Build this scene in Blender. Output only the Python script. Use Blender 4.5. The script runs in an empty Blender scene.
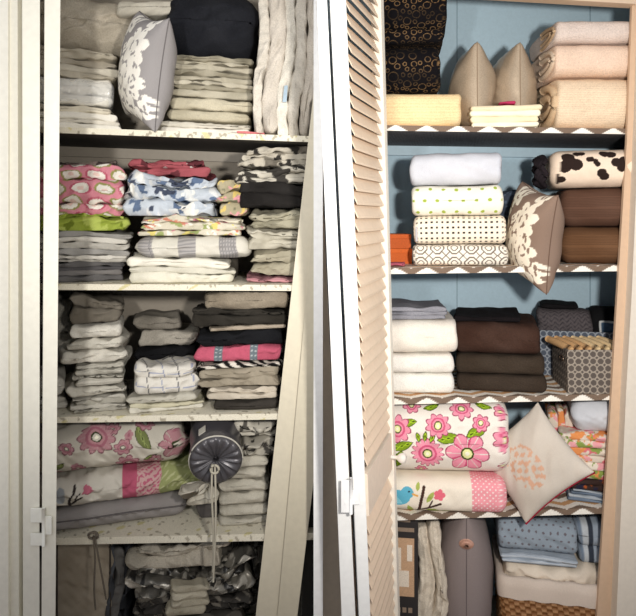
import bpy, math, random
import numpy as np
from mathutils import Vector, Matrix, Euler
sc = bpy.context.scene
COL = sc.collection
# ---------------------------------------------------------------- camera, world, lights
S = 0.003; D = 1.9; ZH = 1.5; HY = 215.0; CX = 318.0
cam = bpy.data.cameras.new('camera'); camo = bpy.data.objects.new('camera', cam); COL.objects.link(camo)
camo.location = (0, -D, ZH); camo.rotation_euler = (math.pi/2, 0, 0)
cam.sensor_fit = 'HORIZONTAL'; cam.sensor_width = 36; cam.lens = 36*(D/S)/636
cam.shift_y = -(308-HY)/636; cam.clip_start = 0.02
sc.camera = camo
sc.view_settings.view_transform = 'Standard'; sc.view_settings.look = 'None'
sc.view_settings.gamma = 1; sc.view_settings.use_curve_mapping = False
sc.view_settings.exposure = 0.0
w = bpy.data.worlds.new('world'); sc.world = w; w.use_nodes = True
w.node_tree.nodes['Background'].inputs[0].default_value = (0.93, 0.95, 1, 1)
w.node_tree.nodes['Background'].inputs[1].default_value = 0.52
def spot(name, loc, tgt, power, size, blend, col, rad):
    l = bpy.data.lights.new(name, 'SPOT'); o = bpy.data.objects.new(name, l); COL.objects.link(o)
    l.energy = power; l.spot_size = math.radians(size); l.spot_blend = blend; l.color = col; l.shadow_soft_size = rad
    o.location = loc; o.rotation_euler = (Vector(tgt)-Vector(loc)).to_track_quat('-Z', 'Y').to_euler()
spot('flash_left', (-0.50, -1.75, 1.66), (-0.62, 0, 1.74), 74, 84, 1.0, (1, .97, .92), .05)
spot('flash_right', (0.36, -1.75, 1.60), (0.40, 0, 1.50), 128, 90, .9, (1, .95, .88), .05)

# ---------------------------------------------------------------- helpers
def lin(c):
    c = np.asarray(c, float)/255.0
    return np.where(c <= .04045, c/12.92, ((c+.055)/1.055)**2.4)
def P(px, py, Y=0.0):
    k = S*(D+Y)/D
    return Vector(((px-CX)*k, Y, ZH+(HY-py)*k))
def setp(o, label=None, cat=None, group=None, kind=None):
    if label: o['label'] = label
    if cat: o['category'] = cat
    if group: o['group'] = group
    if kind: o['kind'] = kind
    return o
_m = {}
def mat(kind='fabric'):
    """vertex colour (cloth dye / print) + procedural mottling and weave bump"""
    if kind in _m: return _m[kind]
    pr = dict(fabric=(.92, 900, .25, .3, .0), terry=(1.0, 420, .9, .6, .0), knit=(.95, 260, .8, .4, .0),
              satin=(.33, 300, .1, .2, .3), shiny=(.22, 60, .35, .1, .0), paint=(.55, 60, .03, .0, .0), metal=(.3, 80, .02, 0, .9),
              wicker=(.7, 200, .4, 0, 0), card=(.8, 300, .1, 0, 0), wall=(.75, 120, .12, 0, 0), plush=(1.0, 250, 1.0, .8, 0))[kind]
    m = bpy.data.materials.new(kind+'_surface'); m.use_nodes = True; nt = m.node_tree; b = nt.nodes['Principled BSDF']
    at = nt.nodes.new('ShaderNodeAttribute'); at.attribute_name = 'Col'
    tc = nt.nodes.new('ShaderNodeTexCoord')
    n = nt.nodes.new('ShaderNodeTexNoise'); n.inputs['Scale'].default_value = pr[1]; n.inputs['Detail'].default_value = 2
    nt.links.new(tc.outputs['Object'], n.inputs['Vector'])
    mx = nt.nodes.new('ShaderNodeMixRGB'); mx.blend_type = 'MULTIPLY'; mx.inputs[0].default_value = .35 if kind not in('paint','wall','metal') else .1
    cr = nt.nodes.new('ShaderNodeMapRange'); cr.inputs[1].default_value = .3; cr.inputs[2].default_value = .7; cr.inputs[3].default_value = .6; cr.inputs[4].default_value = 1.25
    nt.links.new(n.outputs['Fac'], cr.inputs[0]); nt.links.new(at.outputs['Color'], mx.inputs[1]); nt.links.new(cr.outputs[0], mx.inputs[2])
    nt.links.new(mx.outputs[0], b.inputs['Base Color'])
    bp = nt.nodes.new('ShaderNodeBump'); bp.inputs['Strength'].default_value = pr[2]; bp.inputs['Distance'].default_value = .003
    nt.links.new(n.outputs['Fac'], bp.inputs['Height']); nt.links.new(bp.outputs[0], b.inputs['Normal'])
    b.inputs['Roughness'].default_value = pr[0]; b.inputs['Metallic'].default_value = pr[4]
    if kind in ('fabric','terry','knit','plush'): b.inputs['Specular IOR Level'].default_value = .15
    _m[kind] = m; return m
def film():
    if 'film' in _m: return _m['film']
    m = bpy.data.materials.new('clear_plastic_film'); m.use_nodes = True; nt = m.node_tree; b = nt.nodes['Principled BSDF']
    b.inputs['Base Color'].default_value = (.95, .96, .97, 1); b.inputs['Roughness'].default_value = .12
    tc = nt.nodes.new('ShaderNodeTexCoord'); n = nt.nodes.new('ShaderNodeTexNoise'); n.inputs['Scale'].default_value = 40
    bp = nt.nodes.new('ShaderNodeBump'); bp.inputs['Strength'].default_value = 1; bp.inputs['Distance'].default_value = .01
    nt.links.new(tc.outputs['Object'], n.inputs['Vector']); nt.links.new(n.outputs['Fac'], bp.inputs['Height']); nt.links.new(bp.outputs[0], b.inputs['Normal'])
    b.inputs['Alpha'].default_value = .28; _m['film'] = m; return m
def mesh(name, V, F, C=None, m='fabric', parent=None, loc=None, rot=None, smooth=True):
    me = bpy.data.meshes.new(name)
    me.from_pydata([tuple(v) for v in V] if not isinstance(V, np.ndarray) else V.tolist(), [], F)
    me.update()
    if C is None: C = (180, 180, 180)
    C = np.asarray(C, float)
    if C.ndim == 1: C = np.tile(C, (len(me.vertices), 1))
    a = me.color_attributes.new('Col', 'FLOAT_COLOR', 'POINT')
    L = np.ones((len(me.vertices), 4)); L[:, :3] = np.clip(lin(np.clip(C, 0, 255)), 0, .92)
    a.data.foreach_set('color', L.ravel().astype('f4'))
    if smooth: me.polygons.foreach_set('use_smooth', [True]*len(me.polygons))
    o = bpy.data.objects.new(name, me); COL.objects.link(o)
    me.materials.append(film() if m == 'film' else mat(m))
    if parent: o.parent = parent
    if loc is not None: o.location = loc
    if rot is not None: o.rotation_euler = rot
    return o
def empty(name, loc, rot=(0, 0, 0)):
    o = bpy.data.objects.new(name, None); COL.objects.link(o); o.location = loc; o.rotation_euler = rot; o.empty_display_size = .05
    return o
def ns(seed, *cs):
    r = np.random.RandomState(seed); out = 0
    for i in range(5):
        ph = r.uniform(0, 6.28); a = 0
        for c in cs: a = a + c*r.uniform(-1, 1)*1.6
        out = out+np.sin(a+ph)
    return out/2.6
def grid_faces(nu, nv, closed_v=True, off=0):
    F = []
    for i in range(nu-1):
        for j in range(nv if closed_v else nv-1):
            j2 = (j+1) % nv
            F.append((off+i*nv+j, off+(i+1)*nv+j, off+(i+1)*nv+j2, off+i*nv+j2))
    return F
def hexa(a, b):
    """box from 4 bottom and 4 top corners (counter-clockwise seen from above)"""
    return [tuple(p) for p in a]+[tuple(p) for p in b], [(3, 2, 1, 0), (4, 5, 6, 7), (0, 1, 5, 4), (1, 2, 6, 5), (2, 3, 7, 6), (3, 0, 4, 7)]
def box(x0, x1, y0, y1, z0, z1): 
    return hexa([(x0, y0, z0), (x1, y0, z0), (x1, y1, z0), (x0, y1, z0)], [(x0, y0, z1), (x1, y0, z1), (x1, y1, z1), (x0, y1, z1)])
def join(parts):
    V = []; F = []
    for v, f in parts:
        k = len(V); V += [tuple(p) for p in v]; F += [tuple(i+k for i in q) for q in f]
    return V, F
def bevel(o, wd=.003, seg=2):
    md = o.modifiers.new('bevel', 'BEVEL'); md.width = wd; md.segments = seg; md.limit_method = 'ANGLE'; return o
def tube(path, r, n=8):
    path = [Vector(p) for p in path]; V = []; 
    for i, p in enumerate(path):
        t = (path[min(i+1, len(path)-1)]-path[max(i-1, 0)]).normalized()
        a = t.cross(Vector((0, 0, 1)) if abs(t.z) < .9 else Vector((1, 0, 0))).normalized(); b = t.cross(a)
        rr = r[i] if isinstance(r, (list, tuple)) else r
        for j in range(n):
            g = 2*math.pi*j/n; V.append(p+a*math.cos(g)*rr+b*math.sin(g)*rr)
    F = grid_faces(len(path), n); F.append(tuple(range(n))[::-1]); F.append(tuple(range(len(V)-n, len(V))))
    return V, F

# ---------------------------------------------------------------- cloth slab
def section(h, d, e, fine, coarse):
    ph = np.linspace(-math.pi, math.pi, 721)
    c, s = np.cos(ph), np.sin(ph)
    y = -d/2*np.sign(c)*np.abs(c)**(2/e); z = h/2*np.sign(s)*np.abs(s)**(2/e)
    # a bullnose: keep the rounding radius near h/2 along depth
    r = min(d/2, h*0.55)
    y = np.sign(y)*(d/2-r)*np.minimum(1, np.abs(y)/(d/2)*1.0) + np.sign(y)*r*np.abs(y)/(d/2) if d/2 > r else y
    # rounded rectangle with superellipse corners
    yy = -np.sign(c)*np.abs(c)**(2/e); zz = np.sign(s)*np.abs(s)**(2/e)
    y = yy*r-np.sign(c)*(d/2-r)*(np.abs(c) > 1e-6)
    z = zz*h/2
    seg = np.hypot(np.diff(y), np.diff(z)); s_ = np.concatenate([[0], np.cumsum(seg)]); L = s_[-1]; s0 = s_[360]
    lim = h/2+.09; half = L/2
    a = np.arange(0, min(lim, half), fine); b = np.arange(a[-1]+fine, half-coarse*.5, coarse) if a[-1]+fine < half-coarse*.5 else np.array([])
    pos = np.concatenate([a, b]); q = np.concatenate([-pos[:0:-1], pos])
    return np.interp(q+s0, s_, y), np.interp(q+s0, s_, z), q
def slab(W, H, Dp, e=3.1, layers=1, seed=1, wr=.0015, sag=.0, fine=.003, jit=.006, lean=0., wf=1.0, endr=None, color=(200, 200, 200), taper=0., mess=.25):
    """folded cloth: one or more rounded folds lying on each other; local x centred, y from 0 (front) to Dp, z from 0"""
    r = np.random.RandomState(seed); VV = []; FF = []; CC = []; off = 0
    wt = 1+r.uniform(-mess, mess, layers); wt = wt/wt.sum()*H; z0 = 0
    for k in range(layers):
        h = wt[k]*(1.06 if layers > 1 else 1); 
        yl, zl, q = section(h, Dp, e, fine, .014)
        ww = W*(1-taper*(k/max(1, layers))) + (r.uniform(-jit, jit*.3)*2 if layers > 1 else 0)
        xs = (r.uniform(-jit, jit) if layers > 1 else 0)
        er = min(endr if endr else min(h*.5, .016), ww*.3)
        na = 6; aa = np.linspace(0, math.pi/2, na)
        nm = max(4, int((ww-2*er)/fine))
        xm = np.linspace(-ww/2+er, ww/2-er, nm)
        xL = -ww/2+er-er*np.sin(aa[::-1]); iL = er*(1-np.cos(aa[::-1]))
        X = np.concatenate([xL[:-1], xm, -xL[:-1][::-1]]); I = np.concatenate([iL[:-1], np.zeros(nm), iL[:-1][::-1]])
        nu, nv = len(X), len(q)
        sz = np.clip(1-I/(h/2), .08, 1); sy = np.clip(1-I/(Dp/2), .08, 1)
        Xg = np.repeat(X[:, None], nv, 1)+xs; Yg = yl[None, :]*sy[:, None]+Dp/2; Zg = zl[None, :]*sz[:, None]+h/2+z0
        yo = r.uniform(0, jit) if layers > 1 else 0
        u = Xg+ww/2+np.sign(Xg)*I[:, None]; s1 = seed*7+k
        front = np.clip(1-(Yg/Dp)*1.0, 0, 1)
        rel = (Zg)/max(H, .01)
        low = ns(s1, u*16*wf, Yg*14)*wr*1.6
        hi = ns(s1+99, u*60*wf, Zg*90, Yg*50)*wr*.8+ns(s1+5, u*150*wf, Zg*170)*wr*.3
        Yg2 = Yg+yo+(low*.8+hi)*front*1.0+wr
        hl = Zg-z0-h/2
        Zg2 = Zg+hi*.7*np.sign(hl)*np.minimum(1, abs(hl)/(h*.25))-abs(low)*.7*(hl > 0)*(1 if k == layers-1 else .25)
        Zg2 = Zg2+ns(seed+3, u*14*wf, Yg*9)*wr*2.6*rel*(1-rel*.5)*(layers > 1)
        Zg2 = Zg2-sag*rel*(Xg/(W/2))**2
        Xg2 = Xg+lean*(Zg/H if H else 0)+ns(s1+50, Zg*60, Yg*20)*wr*1.2*(abs(Xg)/(W/2))
        Vk = np.stack([Xg2, Yg2, np.maximum(Zg2, .0003)], -1).reshape(-1, 3)
        U = (u/S); V = np.repeat(q[None, :]/S, nu, 0); Wz = (Zg-H/2)/S
        if callable(color): c = color(U.ravel(), V.ravel(), k, Wz.ravel())
        else: c = np.tile(np.asarray(color, float), (nu*nv, 1))
        VV.append(Vk); CC.append(c); FF += grid_faces(nu, nv, True, off)
        FF.append(tuple(off+j for j in range(nv))); FF.append(tuple(off+(nu-1)*nv+j for j in range(nv))[::-1])
        off += nu*nv; z0 += wt[k]
    return np.concatenate(VV), FF, np.concatenate(CC)

# ---------------------------------------------------------------- print / dye functions  (U,V in 3 mm units)
A_ = lambda c: np.asarray(c, float)
def tile_(c, n): return np.tile(A_(c), (n, 1))
def solid(c, var=8, sc_=.12, seed=0):
    def f(U, V, k, W):
        return A_(c)[None, :]+(ns(seed+k, U*sc_, V*sc_)*var)[:, None]+(((k*37) % 5)-2)*2.0
    return f
def layered(cs, var=6):
    def f(U, V, k, W): return A_(cs[k % len(cs)])[None, :]+(ns(k, U*.15, V*.15)*var)[:, None]
    return f
def blotch(base, cols, sc_=.25, th=.45, seed=3):
    def f(U, V, k, W):
        c = tile_(base, len(U))+(ns(seed+20, U*.2, V*.2)*5)[:, None]
        for i, q in enumerate(cols):
            m = ns(seed+i*13+k, U*sc_, V*sc_)+.4*ns(seed+i*7+1, U*sc_*2.7, V*sc_*2.7) > th
            c[m] = q
        return c
    return f
def dots(base, col, pitch, r, stag=True, cols=None):
    def f(U, V, k, W):
        c = tile_(base, len(U)); row = np.round(V/pitch); x = U+(row % 2)*pitch/2*(1 if stag else 0)
        i = np.round(x/pitch); m = np.hypot(x-i*pitch, V-row*pitch) < r
        c[m] = col
        if cols is not None:
            m2 = m & ((i+row) % 2 == 0); c[m2] = cols
        return c
    return f
def stripes(cs, wd, ax='u', base=None):
    def f(U, V, k, W):
        t = (U if ax == 'u' else V)
        i = np.floor((t % (wd*len(cs)))/wd).astype(int) % len(cs); return A_(cs)[i]
    return f
def flower(U, V, cx, cy, r, n=5, ph=0., depth=.28):
    d = np.hypot(U-cx, V-cy); t = np.arctan2(V-cy, U-cx)
    return d, t, d < r*((1-depth)+depth*np.abs(np.cos(n*t/2+ph)))
def leaf(U, V, cx, cy, L, wd, ang):
    a = math.radians(ang); x = (U-cx)*math.cos(a)+(V-cy)*math.sin(a); y = -(U-cx)*math.sin(a)+(V-cy)*math.cos(a)
    return (np.abs(y) < wd*(1-(x/L)**2)) & (np.abs(x) < L), x, y
def stroke(U, V, pts, r):
    m = np.zeros(len(U), bool)
    for (a, b), (c, d) in zip(pts[:-1], pts[1:]):
        dx, dy = c-a, d-b; t = np.clip(((U-a)*dx+(V-b)*dy)/(dx*dx+dy*dy), 0, 1)
        m |= np.hypot(U-a-t*dx, V-b-t*dy) < r
    return m
def quilt_print(fl, lv, base, P1, P2, PC, G, seed=0, tiny=True):
    """fl: (x,y,r,n,style) blossoms, lv: leaves"""
    def f(U, V, k, W):
        c = tile_(base, len(U))
        if tiny:
            for (a, b) in [(9, 5), (47, -16), (100, 12), (118, -22), (70, 24), (20, 30), (140, 5), (60, 40), (105, 38), (30, -30)]:
                d, t, m = flower(U, V, a, b, 5, 5); c[m] = P1; c[d < 1.5] = P2
        for (cx, cy, L, wd, an) in lv:
            m, x, y = leaf(U, V, cx, cy, L, wd, an); c[m] = G
            c[m & (np.abs(y) < .5)] = A_(G)*.5; c[m & (np.abs(np.abs(y)-np.abs(((x*.5) % 3)-1.5)) < .35)] = A_(G)*1.35
            e = (np.abs(y) > wd*(1-(x/L)**2)-.8) & m; c[e] = A_(G)*.55
        for (cx, cy, r, n, st_) in fl:
            d, t, m = flower(U, V, cx, cy, r, n, .3); c[m] = A_(P2)*.75
            _, _, m2 = flower(U, V, cx, cy, r-1.2, n, .3); c[m2] = P1
            if st_: c[m2 & (np.abs(np.cos(n*t/2+.3)) < .38)] = P2; c[m2 & (np.abs(np.sin(n*t+.2)) < .16)] = A_(base)*.96
            else: c[m2 & (d > r*.42) & (d < r*.55)] = P2; c[m2 & (np.abs(np.sin(n*t)) < .3) & (d > r*.55)] = A_(P1)*.8+40
            c[d < r*.3] = PC; c[(d < r*.3) & (d > r*.22)] = A_(G)*.5; c[d < r*.1] = (250, 245, 220)
        return c
    return f
def rings(base, col, gap=15):
    pts = []; r = np.random.RandomState(4)
    for _ in range(2500):
        x, y, q = r.uniform(0, 75), r.uniform(-60, 60), r.choice([5.6, 4.2, 3.2, 2.2])
        if all(math.hypot(x-a, y-b) > q+c+.5 for a, b, c in pts): pts.append((x, y, q))
    def f(U, V, k, W):
        c = tile_(base, len(U)); md = np.full(len(U), 99.)
        for a, b, q in pts: md = np.minimum(md, np.abs(np.hypot(U-a, V-b)-q+.4))
        m = md < .36; c[m] = A_(col)*(0.75+.3*np.sin(V[m]*.21+1)[:, None]); return c
    return f
def lattice(base, col, p=4.2, lw=.55):
    def f(U, V, k, W):
        c = tile_(base, len(U)); a = (U+p*200) % (2*p)-p; b = (V+p*200) % (2*p)-p
        d = np.hypot(a, b); m = (np.abs(d-p*.95) < lw) | (np.abs(np.hypot(np.abs(a)-p, np.abs(b)-p)-p*.5) < lw)
        c[m] = col; return c
    return f
def hexlat(base, col, p=9, lw=.6):
    def f(U, V, k, W):
        c = tile_(base, len(U)); a = (U+p*200) % (2*p)-p; b = (V+p*200) % (2*p)-p
        o = np.maximum(np.maximum(np.abs(a), np.abs(b)), (np.abs(a)+np.abs(b))/1.3)
        m = (np.abs(o-p*.78) < lw) | ((np.abs(np.abs(a)-np.abs(b)) < lw) & (o > p*.78)) | (np.abs(o-p*.38) < lw*.8)
        c[m] = col; return c
    return f
def plaid(base, lines, sp, lw):
    def f(U, V, k, W):
        c = tile_(base, len(U)); 
        for i, q in enumerate(lines):
            x = (U+V*.18+i*sp/len(lines)) % sp; c[x < lw] = q
            y = (V+U*.06+sp*.4*i) % (sp*1.0); c[y < lw*.9] = q
        return c
    return f
def stitched(base, dk, p=2.2):
    def f(U, V, k, W):
        c = tile_(base, len(U)); m = np.sin(V*6.28/p) < -.3; c[m] = dk; c += (ns(3, U*.1, V*.1)*4)[:, None]; return c
    return f
def damask(base, wh, seed=0):
    """white blossoms printed on one face of a cushion; u,v in -1..1"""
    def f(u, v, side):
        U, V = u*44+6, v*46; c = tile_(base, len(U))+(ns(seed, U*.1, V*.1)*4)[:, None]
        if side < 0: return c
        m = np.zeros(len(U), bool)
        for a, b, r_, n in [(24, 20, 17, 7), (2, -12, 19, 8), (30, -10, 14, 6), (34, 46, 9, 5), (-24, 12, 15, 6), (22, -40, 17, 7), (-12, 42, 13, 6), (-30, -36, 16, 7), (-44, -6, 11, 5), (48, -28, 9, 5), (2, 18, 5, 4)]:
            d, t, k = flower(U, V, a, b, r_*1.18, n, a*.1, .33); k2 = k & ~((np.abs(d-r_*.38) < 1.1) & (np.sin(t*3+a) > -.4)); m = (m & ~k) | k2
        m &= ~(ns(seed+8, U*.55, V*.55) > .95)
        c[m] = wh; return c
    return f

# ---------------------------------------------------------------- other soft forms
def cushion(name, W, H, T, colfn, loc, rot, m='fabric', parent=None, n=70, pinch=.10, pw=.42, wr=.002, seed=1):
    g = np.linspace(-1, 1, n); g = np.sin(g*math.pi/2)*.55+g*.45
    u, v = np.meshgrid(g, g, indexing='ij')
    x = u*W/2*(1-pinch*(1-v**2)); z = v*H/2*(1-pinch*(1-u**2))
    t = T/2*((1-u**2)*(1-v**2))**pw
    wri = ns(seed, u*5, v*5)*wr+ns(seed+4, u*14, v*14)*wr*.4
    crease = .0
    Vf = np.stack([x, -t-wri*(t > 0.004), z], -1).reshape(-1, 3); Vb = np.stack([x, t+wri*(t > 0.004), z], -1).reshape(-1, 3)
    uf, vf = u.ravel(), v.ravel(); N = n*n
    if callable(colfn): C = np.concatenate([colfn(uf, vf, 1), colfn(uf, vf, -1)])
    else: C = np.tile(A_(colfn), (2*N, 1))
    idx = np.arange(N).reshape(n, n); bi = idx+N; border = np.zeros((n, n), bool); border[0] = border[-1] = True; border[:, 0] = border[:, -1] = True
    bi = np.where(border, idx, bi); F = []
    for i in range(n-1):
        for j in range(n-1):
            F.append((idx[i, j], idx[i+1, j], idx[i+1, j+1], idx[i, j+1])); F.append((bi[i, j], bi[i, j+1], bi[i+1, j+1], bi[i+1, j]))
    V = np.concatenate([Vf, Vb]); used = np.unique(np.array(F)); rm = -np.ones(2*N, int); rm[used] = np.arange(len(used))
    F = [tuple(int(rm[a]) for a in f) for f in F]
    return mesh(name, V[used], F, C[used], m, parent, loc, rot)
def edge_path(W, H, pinch, sides='lbrt', n=24):
    pts = []; g = np.linspace(-1, 1, n)
    d = dict(b=[(a, -1) for a in g], r=[(1, a) for a in g], t=[(-a, 1) for a in g], l=[(-1, -a) for a in g])
    for s_ in sides: pts += d[s_]
    return [(u*W/2*(1-pinch*(1-v*v)), 0, v*H/2*(1-pinch*(1-u*u))) for u, v in pts]
def seam_piping(name, W, H, pinch, r, c, parent, sides='brtl', label=None):
    V, F = tube(edge_path(W, H, pinch, sides), r, 6); o = mesh(name, V, F, c, 'fabric', parent)
    if label: o['label'] = label
    return o

# ================================================================= SETTING
def wallbox(name, x0, x1, y0, y1, z0, z1, c, m='wall'):
    V, F = box(x0, x1, y0, y1, z0, z1); o = mesh(name, V, F, c, m, smooth=False); o['kind'] = 'structure'; return o
CR = (226, 220, 205); BLUE = (166, 190, 204); GREY = (142, 134, 122)
wallbox('floor', -2.8, 2.8, -2.6, .6, -.05, 0, (150, 125, 100), 'card')
wallbox('ceiling', -1.3, 1.35, -.12, .6, 2.42, 2.46, (225, 222, 215))
wallbox('wall_back_left', -1.22, -.012, .43, .47, 0, 2.42, GREY)
wallbox('wall_side_left', -1.26, -1.22, 0, .47, 0, 2.42, GREY)
wallbox('wall_partition', -.0125, .0135, -.12, .47, 0, 2.42, (250, 250, 250), 'paint')
wallbox('wall_back_right', .0135, 1.24, .43, .47, 0, 2.42, BLUE)
wallbox('wall_side_right', 1.24, 1.28, 0, .47, 0, 2.42, BLUE)
def post(name, pxt, pxb, Yf, dY, c, ray=True, ytop=-70, Ybot=None, m='paint', parent=None, kind='structure', zlo=None):
    """upright board; pxt/pxb = (left,right) frame columns at the picture top and bottom rows"""
    def col(y):
        t = y/616.0; return pxt[0]+(pxb[0]-pxt[0])*t, pxt[1]+(pxb[1]-pxt[1])*t
    k = S*(D+Yf)/D
    zb = 0.0 if zlo is None else zlo; yb = HY+(ZH-zb)/k; yt = ytop
    L = []
    for y in (yb, yt):
        a, b = col(y); xa, xb = (a-CX)*k, (b-CX)*k; z = ZH+(HY-y)*k; mid = (xa+xb)/2
        sh = (mid/(D+Yf))*dY if ray else 0
        L.append([(xa, Yf, z), (xb, Yf, z), (xb+sh, Yf+dY, z), (xa+sh, Yf+dY, z)])
    V, F = hexa(*L); o = mesh(name, V, F, c, m, parent, smooth=False); bevel(o, .002, 2)
    if kind: o['kind'] = kind
    return o
# left opening
wallbox('wall_front_left', -2.8, -.965, -.02, .03, 0, 2.42, (238, 235, 224))
post('trim_1', (3.5, 17.5), (4, 19), -.05, .05, (240, 236, 222), False)
post('trim_2', (-8, 8), (-8, 8.5), -.062, .02, (244, 240, 228), False)
# left folded door: two leaves seen edge on
d1 = empty('door_1', (P(40, HY, -.30).x, -.30, 0)); d1['kind'] = 'structure'
def under(parent, o):
    o.parent = parent; o.matrix_parent_inverse = Matrix.Translation(-Vector(parent.location)); return o
for nm, a, b in (('door_leaf', (22, 40), (23, 39.5)), ('door_leaf', (44.5, 60.5), (41.5, 55.5))):
    under(d1, post(nm, a, b, -.28, .26, (232, 228, 214), True, kind=None, zlo=.02))
def hinge(parent, plates, c, Y, kn):
    PV = []
    for (x0, x1, y0, y1) in plates:
        a, b = P(x0, y1, Y), P(x1, y0, Y); PV.append(box(a.x, b.x, Y-.004, Y+.002, a.z, b.z))
        for t in (.3, .7):
            z = a.z+(b.z-a.z)*t; x = (a.x+b.x)/2; PV.append(tube([(x, Y-.006, z), (x, Y-.003, z)], .0022, 8))
    V, F = join(PV); h = under(parent, mesh('hinge', V, F, c, 'paint', smooth=False)); bevel(h, .001, 2)
    x, y0, y1 = kn; V, F = tube([P(x, y0, Y-.006), P(x, y1, Y-.006)], .0042, 10); q = mesh('hinge_pin', V, F, c, 'paint'); q.parent = h
    return h
hinge(d1, [(31, 44, 508, 522), (31, 44, 533, 545), (44, 52, 516, 534)], (240, 238, 228), -.285, (43.5, 508, 546))
# right jamb of the left opening (splayed casing with two faces)
def polyprism(name, pts, Y, dY, c, m='paint', kind='structure', parent=None):
    a = [P(x, y, Y) for x, y in pts]; n = len(a); b = [Vector((p.x, p.y+dY, p.z)) for p in a]
    F = [tuple(range(n)), tuple(range(2*n-1, n-1, -1))]+[(i, n+i, n+(i+1) % n, (i+1) % n) for i in range(n)]
    o = mesh(name, a+b, F, c, m, parent, smooth=False)
    if kind: o['kind'] = kind
    return o
yb = 712
polyprism('trim_3', [(313.6, 92), (323-.1095*yb, yb), (300-.1*yb+40, yb), (313.6, 300)], -.01, .05, (208, 200, 180))
polyprism('trim_4', [(313.8, 215), (340-.1*yb, yb), (313-.118*(yb-480), yb), (313.8, 480)], -.022, .05, (200, 192, 172))
wallbox('dark_gap_panel', -.05, -.0125, .035, .06, 0, 1.5, (30, 28, 26))  # near-black panel: its colour stands in for the shade in the gap

# right opening
polyprism('wall_front_right', [(322, 20), (322, 712), (346, 712), (323.5, 200)], -.02, .04, (214, 200, 182))
d2 = empty('door_2', (P(340, HY, -.35).x, -.35, 0)); d2['kind'] = 'structure'
under(d2, post('door_leaf', (316.5, 327), (341.5, 355.5), -.33, .27, (250, 248, 244), True, kind=None, zlo=.02))
lv = empty('door_leaf', (0, 0, 0)); under(d2, lv)
def sub(o): 
    o.parent = lv; return o
sub(post('stile', (330, 346), (359, 370.5), -.35, .035, (250, 248, 244), False, kind=None, zlo=.02))
def XA(z): y = HY+(ZH-z)/(S*(D-.35)/D); return (346.2+.0395*y-CX)*S*(D-.35)/D-.004
def XB(z): y = HY+(ZH-z)/(S*(D-.03)/D); return (376+.0276*y-CX)*S*(D-.03)/D
YA, YB = -.33, -.03
def LP(t, z, o=0):   # point in the leaf plane, o = offset towards the visible side
    a = Vector((XA(z), YA, z)); b = Vector((XB(z), YB, z)); p = a+(b-a)*t
    n = Vector(((b-a).y, -(b-a).x, 0)).normalized(); return p+n*o
parts = []; z = .05
RAIL = (.755, .86)
while z < 2.36:
    if not (RAIL[0]-.02 < z < RAIL[1]+.0) and z > .2:
        w_ = .036; th = .0035
        for sgn in (1,):
            a = [LP(0.06, z-.008, .008), LP(.99, z-.008, .008), LP(.99, z+.027, -.008), LP(0.06, z+.027, -.008)]
            parts.append(hexa(a, [p+Vector((0, 0, .006)) for p in a]))
    z += .0345
V, F = join(parts); sub(mesh('louvers', V, F, (236, 214, 190), 'paint', smooth=False))
def leafbox(t0, t1, z0, z1, o0, o1):
    return hexa([LP(t0, z0, o1), LP(t1, z0, o1), LP(t1, z0, o0), LP(t0, z0, o0)], [LP(t0, z1, o1), LP(t1, z1, o1), LP(t1, z1, o0), LP(t0, z1, o0)])
V, F = leafbox(0, 1, RAIL[0], RAIL[1], -.012, .012); sub(mesh('rail', V, F, (238, 222, 204), 'paint', smooth=False))
V, F = leafbox(0, 1, .02, .2, -.012, .012); sub(mesh('rail', V, F, (238, 222, 204), 'paint', smooth=False))
V, F = leafbox(.98, 1.09, .02, 2.38, -.016, .016); sub(mesh('stile', V, F, (248, 240, 228), 'paint', smooth=False))
kb = LP(.93, .795, .012); kn = LP(.93, .795, .05)-kb; ax = kn.normalized()
prof = [(0, .006), (.012, .005), (.018, .006), (.024, .012), (.032, .0155), (.040, .014), (.044, .008)]
V, F = tube([kb+ax*a for a, _ in prof], [b for _, b in prof], 20); kno = mesh('knob', V, F, (236, 230, 222), 'paint'); kno.parent = lv; kno['label'] = 'round white knob'
hinge(d2, [(341, 350, 480, 512), (352, 360, 490, 504)], (250, 250, 248), -.355, (351, 478, 514))
polyprism('trim_5', [(633, -60), (632.3, 0), (627, 140), (618, 285), (610, 420), (597, 616), (590, 712), (609.5, 712), (617, 616), (626, 395), (632, 290), (640, 100), (645, -60)], -.0, .012, (208, 178, 150))
polyprism('trim_6', [(645, -60), (640, 100), (632, 290), (626, 395), (616.5, 616), (609, 712), (690, 712), (690, -60)], -.035, .08, (222, 212, 198))
polyprism('trim_7', [(400, -60), (400, -9), (500, -4), (636, 4), (636, -60)], -.015, .04, (215, 190, 165))
wallbox('wall_side_far_right', 1.09, 2.8, -.0, .04, 0, 2.42, (225, 215, 200))

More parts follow.
